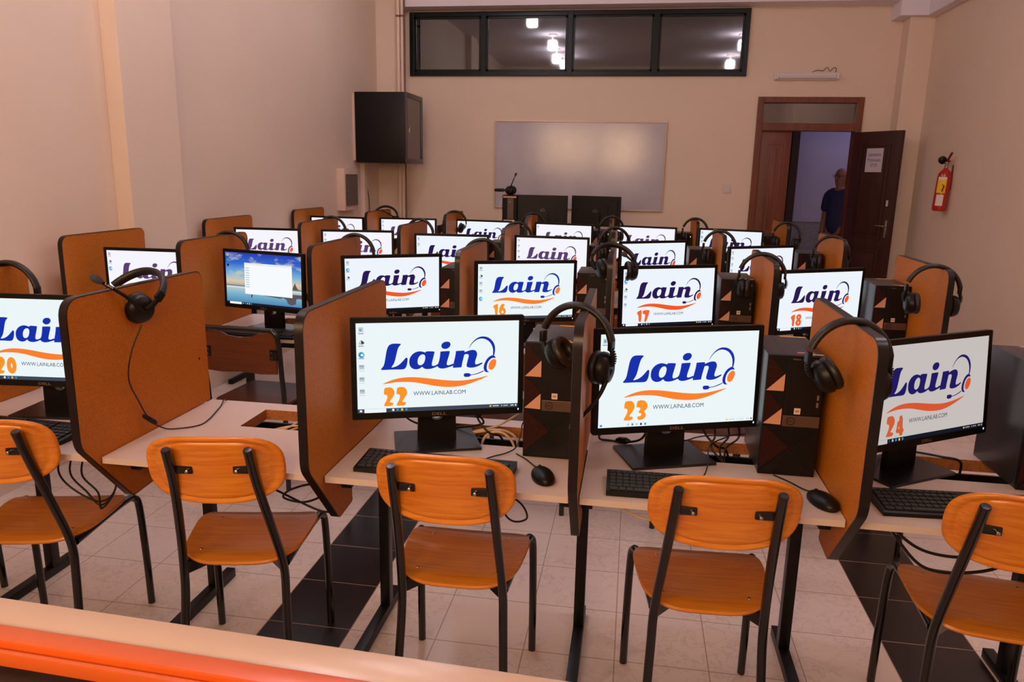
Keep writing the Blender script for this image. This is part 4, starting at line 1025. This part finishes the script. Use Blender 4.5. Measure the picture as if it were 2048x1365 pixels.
cable('black cable loop under the desk of screen 22', [(-.34, 2.0, .73), (-.33, 2.0, .62), (-.30, 2.0, .585), (-.26, 2.0, .60), (-.29, 2.02, .64), (-.38, 2.04, .66)], .003)

# ------------------------------------------------------------------ oak chairs of the front row
def seat_outline(t):
    c, s = math.cos(t), math.sin(t); e = .52
    x = math.copysign(abs(c)**e, c); y = math.copysign(abs(s)**e, s)
    wx = .198*(1-.17*(1-(y+1)/2)**1.2)
    return (x*wx, y*.175)
def seat_z(x, y, s):
    z = -.012*(1-(x/.2)**2)*(1-(y/.19)**2)
    z += -.020*max(0, (y-.10)/.075)**2 - .012*max(0, (-y-.12)/.055)**2 + .004*(abs(x)/.2)**3
    return z
def back_outline(t):
    c, s = math.cos(t), math.sin(t); e = .68
    return (math.copysign(abs(c)**e, c)*.183, math.copysign(abs(s)**(e+.02), s)*.106)
def back_y(x, y, s):
    g = -.0055*math.exp(-((s-.86)/.035)**2)
    return .030*(1-(x/.183)**2)+g
def make_chair(lb, tp=.122):
    """origin on the floor under the middle of the seat; the sitter looks towards +Y"""
    t = thing('oak_chair', lb, 'chair', (0, 0, 0), 0, 'oak chairs with black tube frames')
    bm = plate(seat_outline, seat_z, .013)
    obj('seat', bm, OAK, t, 50, (0, .0, .470))
    for x, y in ((-.12, .10), (.12, .10), (-.115, -.11), (.115, -.11)):
        obj('rivet', lathe(new(), [(.0, .0), (.005, 0), (.004, .0015), (0, .0015)], 10, Matrix.Translation((x, y, .470+seat_z(x, y, .5)))), METAL, t, 40)
    # backrest: plate lies in XZ, bulging towards the sitter's back
    bm = plate(back_outline, back_y, .012, 26)
    tl = R(13)
    Mx = Matrix.Translation((0, -.262, .790)) @ Matrix.Rotation(tl, 4, 'X') @ Matrix(((1, 0, 0, 0), (0, 0, -1, 0), (0, 1, 0, 0), (0, 0, 0, 1)))
    bk = obj('backrest', bm, OAK, t, 50); bk.matrix_basis = Mx
    for s in (-1, 1):
        # front leg and side rail in one bent tube
        bm = new(); tube(bm, [(s*.190, .225, 0), (s*.189, .218, .2), (s*.186, .205, .39), (s*.180, .185, .430), (s*.172, .145, .443), (s*.155, 0, .443), (s*.142, -.155, .443)], .0125, 14, 5)
        obj('leg', bm, STEELB, t, 60)
        bm = new(); tube(bm, [(s*.158, -.235, 0), (s*.152, -.205, .16), (s*.145, -.178, .34), (s*.142, -.178, .45), (s*(.142*.5+tp*.5+.002), -.225, .60), (s*(tp+.005), -.280, .745), (s*tp, -.325, .858)], .0125, 14, 5)
        lathe(bm, [(0, 0), (.0125, 0), (.011, .004), (0, .005)], 14, Matrix.Translation((s*tp, -.325, .857)) @ Matrix.Rotation(R(20), 4, 'X'))
        lg = obj('leg', bm, STEELB, t, 60)
        bm = new(); box(bm, -.030, .030, -.006, .006, -.011, .011, .004, M=Matrix.Translation((s*(tp-.022), -.288, .790)))
        obj('back_bracket', bm, STEELB, t, 40)
        bm = new(); lathe(bm, [(0, 0), (.0045, 0), (.0045, .012), (0, .014)], 10, Matrix.Translation((s*(tp-.040), -.294, .790)) @ Matrix.Rotation(R(90), 4, 'X')); obj('bolt', bm, METAL, t, 40)
        bm = new(); box(bm, -.0035, .0035, -.05, .05, -.018, .018, .002, M=Matrix.Translation((s*.118, -.135, .433)) @ Matrix.Rotation(s*R(38), 4, 'Z')); obj('corner_brace', bm, STEELB, t)
    bm = new(); tube(bm, [(-.150, .06, .443), (.150, .06, .443)], .010, 12, 1); obj('crossbar', bm, STEELB, t, 50)
    return t
ocs = {}
for lb, x, y, rz, tp in (('oak chair in front of screen 22', -.448, 2.015, 1.5, .124), ('oak chair in front of screen 23', .242, 2.018, 2.5, .119), ('oak chair pushed in at the empty desk', -1.128, 2.01, 12, .104), ('oak chair in front of the monitor number 20, at the left edge', -1.815, 2.00, 13.5, .108), ('oak chair in front of screen 24, cut by the right edge', .985, 2.035, -8.5, .119), ('oak chair at the far left place of the front row', -2.48, 2.03, 0, .124)):
    if tp not in ocs: ocs[tp] = make_chair(lb, tp); ocs[tp].location = (x, y, 0); ocs[tp].rotation_euler = (0, 0, R(rz))
    else: dup(ocs[tp], (x, y, 0), R(rz), lb)

# ------------------------------------------------------------------ dark plywood chairs of the second row
def make_dark_chair(lb):
    t = thing('plywood_chair', lb, 'chair', (0, 0, 0), 0, 'dark plywood chairs of the second row')
    bm = new(); prism(bm, rpoly([(-.195, -.18), (.195, -.18), (.195, .19), (-.195, .19)], .04, 5), .425, .437, 'z'); obj('seat', bm, DARKW, t, 40)
    # back panel with a hand slot in the top edge
    top = [(-.19, .805), (-.10, .80), (-.065, .783), (0, .776), (.065, .783), (.10, .80), (.19, .805)]
    bot = [(.19, .605), (.10, .600), (0, .606), (-.10, .598), (-.19, .605)]
    bm = new(); prism(bm, top[::-1]+bot[::-1], -.005, .005, 'y')
    bk = obj('backrest', bm, DARKW, t, 30, (0, -.225, 0))
    bm = new(); tube(bm, [(-.205, -.20, .0), (-.205, -.20, .43), (-.205, -.215, .60), (-.203, -.228, .76), (-.180, -.234, .812), (-.14, -.235, .818), (.14, -.235, .818), (.180, -.234, .812), (.203, -.228, .76), (.205, -.215, .60), (.205, -.20, .43), (.205, -.20, .0)], .0125, 12, 5)
    obj('back_frame', bm, STEELB, t, 60)
    for s in (-1, 1):
        bm = new(); tube(bm, [(s*.205, .19, 0), (s*.205, .185, .36), (s*.2, .16, .41), (s*.2, -.19, .413)], .0125, 12, 5); obj('leg', bm, STEELB, t, 60)
        bm = new(); box(bm, -.02, .02, -.004, .004, -.026, .026, .003, M=Matrix.Translation((s*.178, -.232, .70))); pl = obj('back_bracket', bm, STEELB, t, 40)
        for z in (-.013, .013): obj('rivet', lathe(new(), [(0, 0), (.0035, 0), (.003, .002), (0, .002)], 8, Matrix.Translation((s*.170, -.236, .70+z)) @ Matrix.Rotation(R(90), 4, 'X')), METAL, pl)
    return t
dc = None
for lb, x, y, rz in (('dark plywood chair behind the empty desk, facing the beach wallpaper monitor', -1.83, 3.51, -3), ('dark plywood chair behind screen 22, its legs showing under the desk', -1.13, 3.50, 2), ('dark plywood chair at the monitor number 16', -.47, 3.49, 0), ('dark plywood chair at the monitor number 17', .36, 3.44, 0), ('dark plywood chair at the monitor number 18', .985, 3.38, 0)):
    if dc is None: dc = make_dark_chair(lb); dc.location = (x, y, 0); dc.rotation_euler = (0, 0, R(rz))
    else: dup(dc, (x, y, 0), R(rz), lb)

# ------------------------------------------------------------------ teacher's place in front of the whiteboard
struct('trim_11', bx(-2.0, 1.0, 7.35, 8.75, 0, .19, bev=.004), CHIPB)
td = thing('teacher_desk', 'teacher desk on the low platform in front of the whiteboard', 'desk', (-.65, 7.45, .19))
obj('worktop', bx(-.85, .75, 0, .7, .728, .75, bev=.003), LAMI, td)
for x in (-.80, .70):
    obj('side_panel', bx(x-.012, x+.012, .05, .65, 0, .728), CHIPB, td)
obj('modesty_panel', bx(-.78, .68, .08, .10, .25, .728), BOARD, td)
TZ = .94
make_monitor('black monitor seen from behind on the teacher desk, left of the two', -.923, 7.698, 6, 0, None, z=1.052, table=TZ, back=True, group='teacher monitors seen from behind')
make_monitor('black monitor seen from behind on the teacher desk, right of the two', -.387, 7.81, -10, 0, None, z=1.052, table=TZ, back=True, group='teacher monitors seen from behind')
tt = thing('teacher_computer', 'tall computer tower with an open grey front on the teacher desk, headset lying on top', 'computer', (-1.325, 7.60, TZ))
obj('case', bx(0, .155, .02, .30, 0, .41, bev=.003), PLASM, tt)
obj('front_panel', bx(.005, .15, .0, .02, .005, .405, bev=.002), PLASM, tt)
obj('copper_accent', bx(.012, .145, -.003, 0, .385, .4), TRI, tt)
obj('front_plate', bx(.055, .12, -.006, 0, .17, .38, bev=.002), BAND, tt)
obj('front_plate', bx(.02, .13, -.01, 0, .02, .165, bev=.003), PIPE, tt)
bm = new()
for i in range(5): box(bm, .03, .12, -.0115, -.01, .04+i*.025, .046+i*.025)
obj('vent_slot', bm, PLASM, tt); obj('status_light', bx(.08, .084, -.007, -.006, .34, .344), LED, tt)
hs = make_headset('black headset lying on top of the teacher computer, microphone arm pointing up', 0, 0, (-.1, 1, -.35)); hs.location = (-1.41, 7.72, 1.35+.046); hs.rotation_euler = (R(90), 0, R(-90))
ad = thing('white_adapter', 'small white adapter beside the teacher computer', 'adapter', (-1.42, 7.62, TZ)); obj('adapter_body', bx(0, .07, 0, .05, .04, .12, bev=.006), STICK, ad, 40)
obj('adapter_foot', bx(.01, .06, .005, .045, 0, .04), PLASM, ad)
bm = new(); tube(bm, [(.035, .02, .12), (.05, .0, .2), (.075, -.02, .30), (.09, -.01, .37)], .003, 6); obj('cable', bm, STICK, ad, 50)
for x in (-.62, -.05):
    cu_ = thing('white_cup', 'small white cup on the teacher desk %s' % ('between the two monitors' if x < -.5 else 'right of the right monitor'), 'cup', (x if x < -.5 else -.13, 7.60, TZ))
    bm = new(); lathe(bm, [(0, 0), (.022, 0), (.03, .07), (.027, .07), (.02, .006), (0, .006)], 20); obj('cup_body', bm, STICK, cu_, 40)

# ------------------------------------------------------------------ person in the corridor, half hidden by the open leaf
ps = thing('person', 'balding person in glasses and blue short-sleeved shirt, half hidden by the open door', 'person', (2.49, 9.95, .03), R(-55))
def skin_mesh(name, verts, edges, radii, m, parent, levels=2):
    me = bpy.data.meshes.new(name); me.from_pydata(verts, edges, []); o = bpy.data.objects.new(name, me); COL.objects.link(o)
    md = o.modifiers.new('skin', 'SKIN'); me.skin_vertices
    for i, r in enumerate(radii):
        me.skin_vertices[0].data[i].radius = (r, r) if not isinstance(r, tuple) else r
        me.skin_vertices[0].data[i].use_root = (i == 0)
    md.use_smooth_shade = True
    s = o.modifiers.new('sub', 'SUBSURF'); s.levels = levels; s.render_levels = levels
    me.materials.append(m); o.parent = parent; return o
V = [(0, 0, .93), (0, .0, 1.10), (0, .0, 1.27), (0, .0, 1.38), (0, -.01, 1.44), (0, -.015, 1.50), (0, -.015, 1.57), (0, -.005, 1.635),
     (-.17, 0, 1.345), (-.215, .02, 1.22), (-.235, .03, 1.06), (-.20, -.03, .93), (-.185, -.06, .82), (-.18, -.07, .76),
     (.17, 0, 1.345), (.215, .02, 1.22), (.235, .03, 1.06), (.20, -.03, .93), (.185, -.06, .82), (.18, -.07, .76),
     (-.09, 0, .86), (-.10, 0, .48), (-.10, .02, .10), (-.10, -.08, .045), (.09, 0, .86), (.10, 0, .48), (.10, .02, .10), (.10, -.08, .045), (0, .0, 1.672)]
E_ = [(0, 1), (1, 2), (2, 3), (3, 4), (4, 5), (5, 6), (6, 7), (3, 8), (8, 9), (9, 10), (10, 11), (11, 12), (12, 13), (3, 14), (14, 15), (15, 16), (16, 17), (17, 18), (18, 19), (7, 28),
      (0, 20), (20, 21), (21, 22), (22, 23), (0, 24), (24, 25), (25, 26), (26, 27)]
RR = [(.15, .11), (.145, .11), (.15, .10), (.09, .075), .052, .074, .088, .078, .06, .047, .040, .034, .028, .024, .06, .047, .040, .034, .028, .024, .085, .058, .042, .038, .085, .058, .042, .038, .040]
body = skin_mesh('body', V, E_, RR, SKIN, ps)
# face details
bm = new(); tube(bm, [(0, -.098, 1.575), (0, -.118, 1.545), (0, -.10, 1.535)], [.008, .013, .009], 10, 4)
for s in (-1, 1): lathe(bm, [(0, -.006), (.018, -.004), (.024, 0), (.018, .004), (0, .006)], 12, Matrix.Translation((s*.086, -.01, 1.565)) @ Matrix.Rotation(R(90), 4, 'Y'))
obj('nose_and_ears', bm, SKIN, body, 60)
bm = new()
for s in (-1, 1):
    tube(bm, [(s*.032+.024*math.cos(a), -.104, 1.578+.019*math.sin(a)) for a in [2*PI*i/12 for i in range(13)]], .002, 6, 1)
    tube(bm, [(s*.056, -.102, 1.58), (s*.086, -.02, 1.58)], .002, 6, 1)
    lathe(bm, [(0, 0), (.008, 0), (.0, .005)], 10, Matrix.Translation((s*.032, -.094, 1.576)) @ Matrix.Rotation(R(90), 4, 'X'))
tube(bm, [(-.009, -.105, 1.58), (.009, -.105, 1.58)], .002, 6, 1); obj('glasses', bm, PLAS, ps, 60)
SV = [(0, 0, .82), (0, .0, 1.10), (0, .0, 1.27), (0, .0, 1.39), (-.175, 0, 1.345), (-.22, .02, 1.20), (-.228, .025, 1.13), (.175, 0, 1.345), (.22, .02, 1.20), (.228, .025, 1.13)]
skin_mesh('shirt', SV, [(0, 1), (1, 2), (2, 3), (3, 4), (4, 5), (5, 6), (3, 7), (7, 8), (8, 9)], [(.175, .135), (.165, .13), (.17, .125), (.095, .085), .075, .064, .066, .075, .064, .066], SHIRT, ps)
TV = [(0, 0, .93), (-.09, 0, .84), (-.10, 0, .48), (-.10, .02, .09), (.09, 0, .84), (.10, 0, .48), (.10, .02, .09)]
skin_mesh('trousers', TV, [(0, 1), (1, 2), (2, 3), (0, 4), (4, 5), (5, 6)], [(.178, .142), .105, .08, .07, .105, .08, .07], TROU, ps)
hd = [(-.18, -.07, .76), (.18, -.07, .76)]
for s, (hx, hy, hz) in zip((-1, 1), hd):
    vs = [(hx, hy, hz), (hx, hy-.01, hz-.05)]; ed = [(0, 1)]; rr = [.024, .028]
    for i, (ox, L_) in enumerate(((-.024, .062), (-.008, .072), (.008, .068), (.022, .054))):
        b0 = len(vs); vs += [(hx, hy+ox, hz-.085), (hx-s*.008, hy+ox, hz-.085-L_*.5), (hx-s*.02, hy+ox, hz-.085-L_)]; ed += [(1, b0), (b0, b0+1), (b0+1, b0+2)]; rr += [.009, .0085, .007]
    b0 = len(vs); vs += [(hx-s*.01, hy-.04, hz-.06), (hx-s*.015, hy-.05, hz-.09)]; ed += [(1, b0), (b0, b0+1)]; rr += [.010, .008]
    h = skin_mesh('hand', vs, ed, rr, SKIN, body, 1)
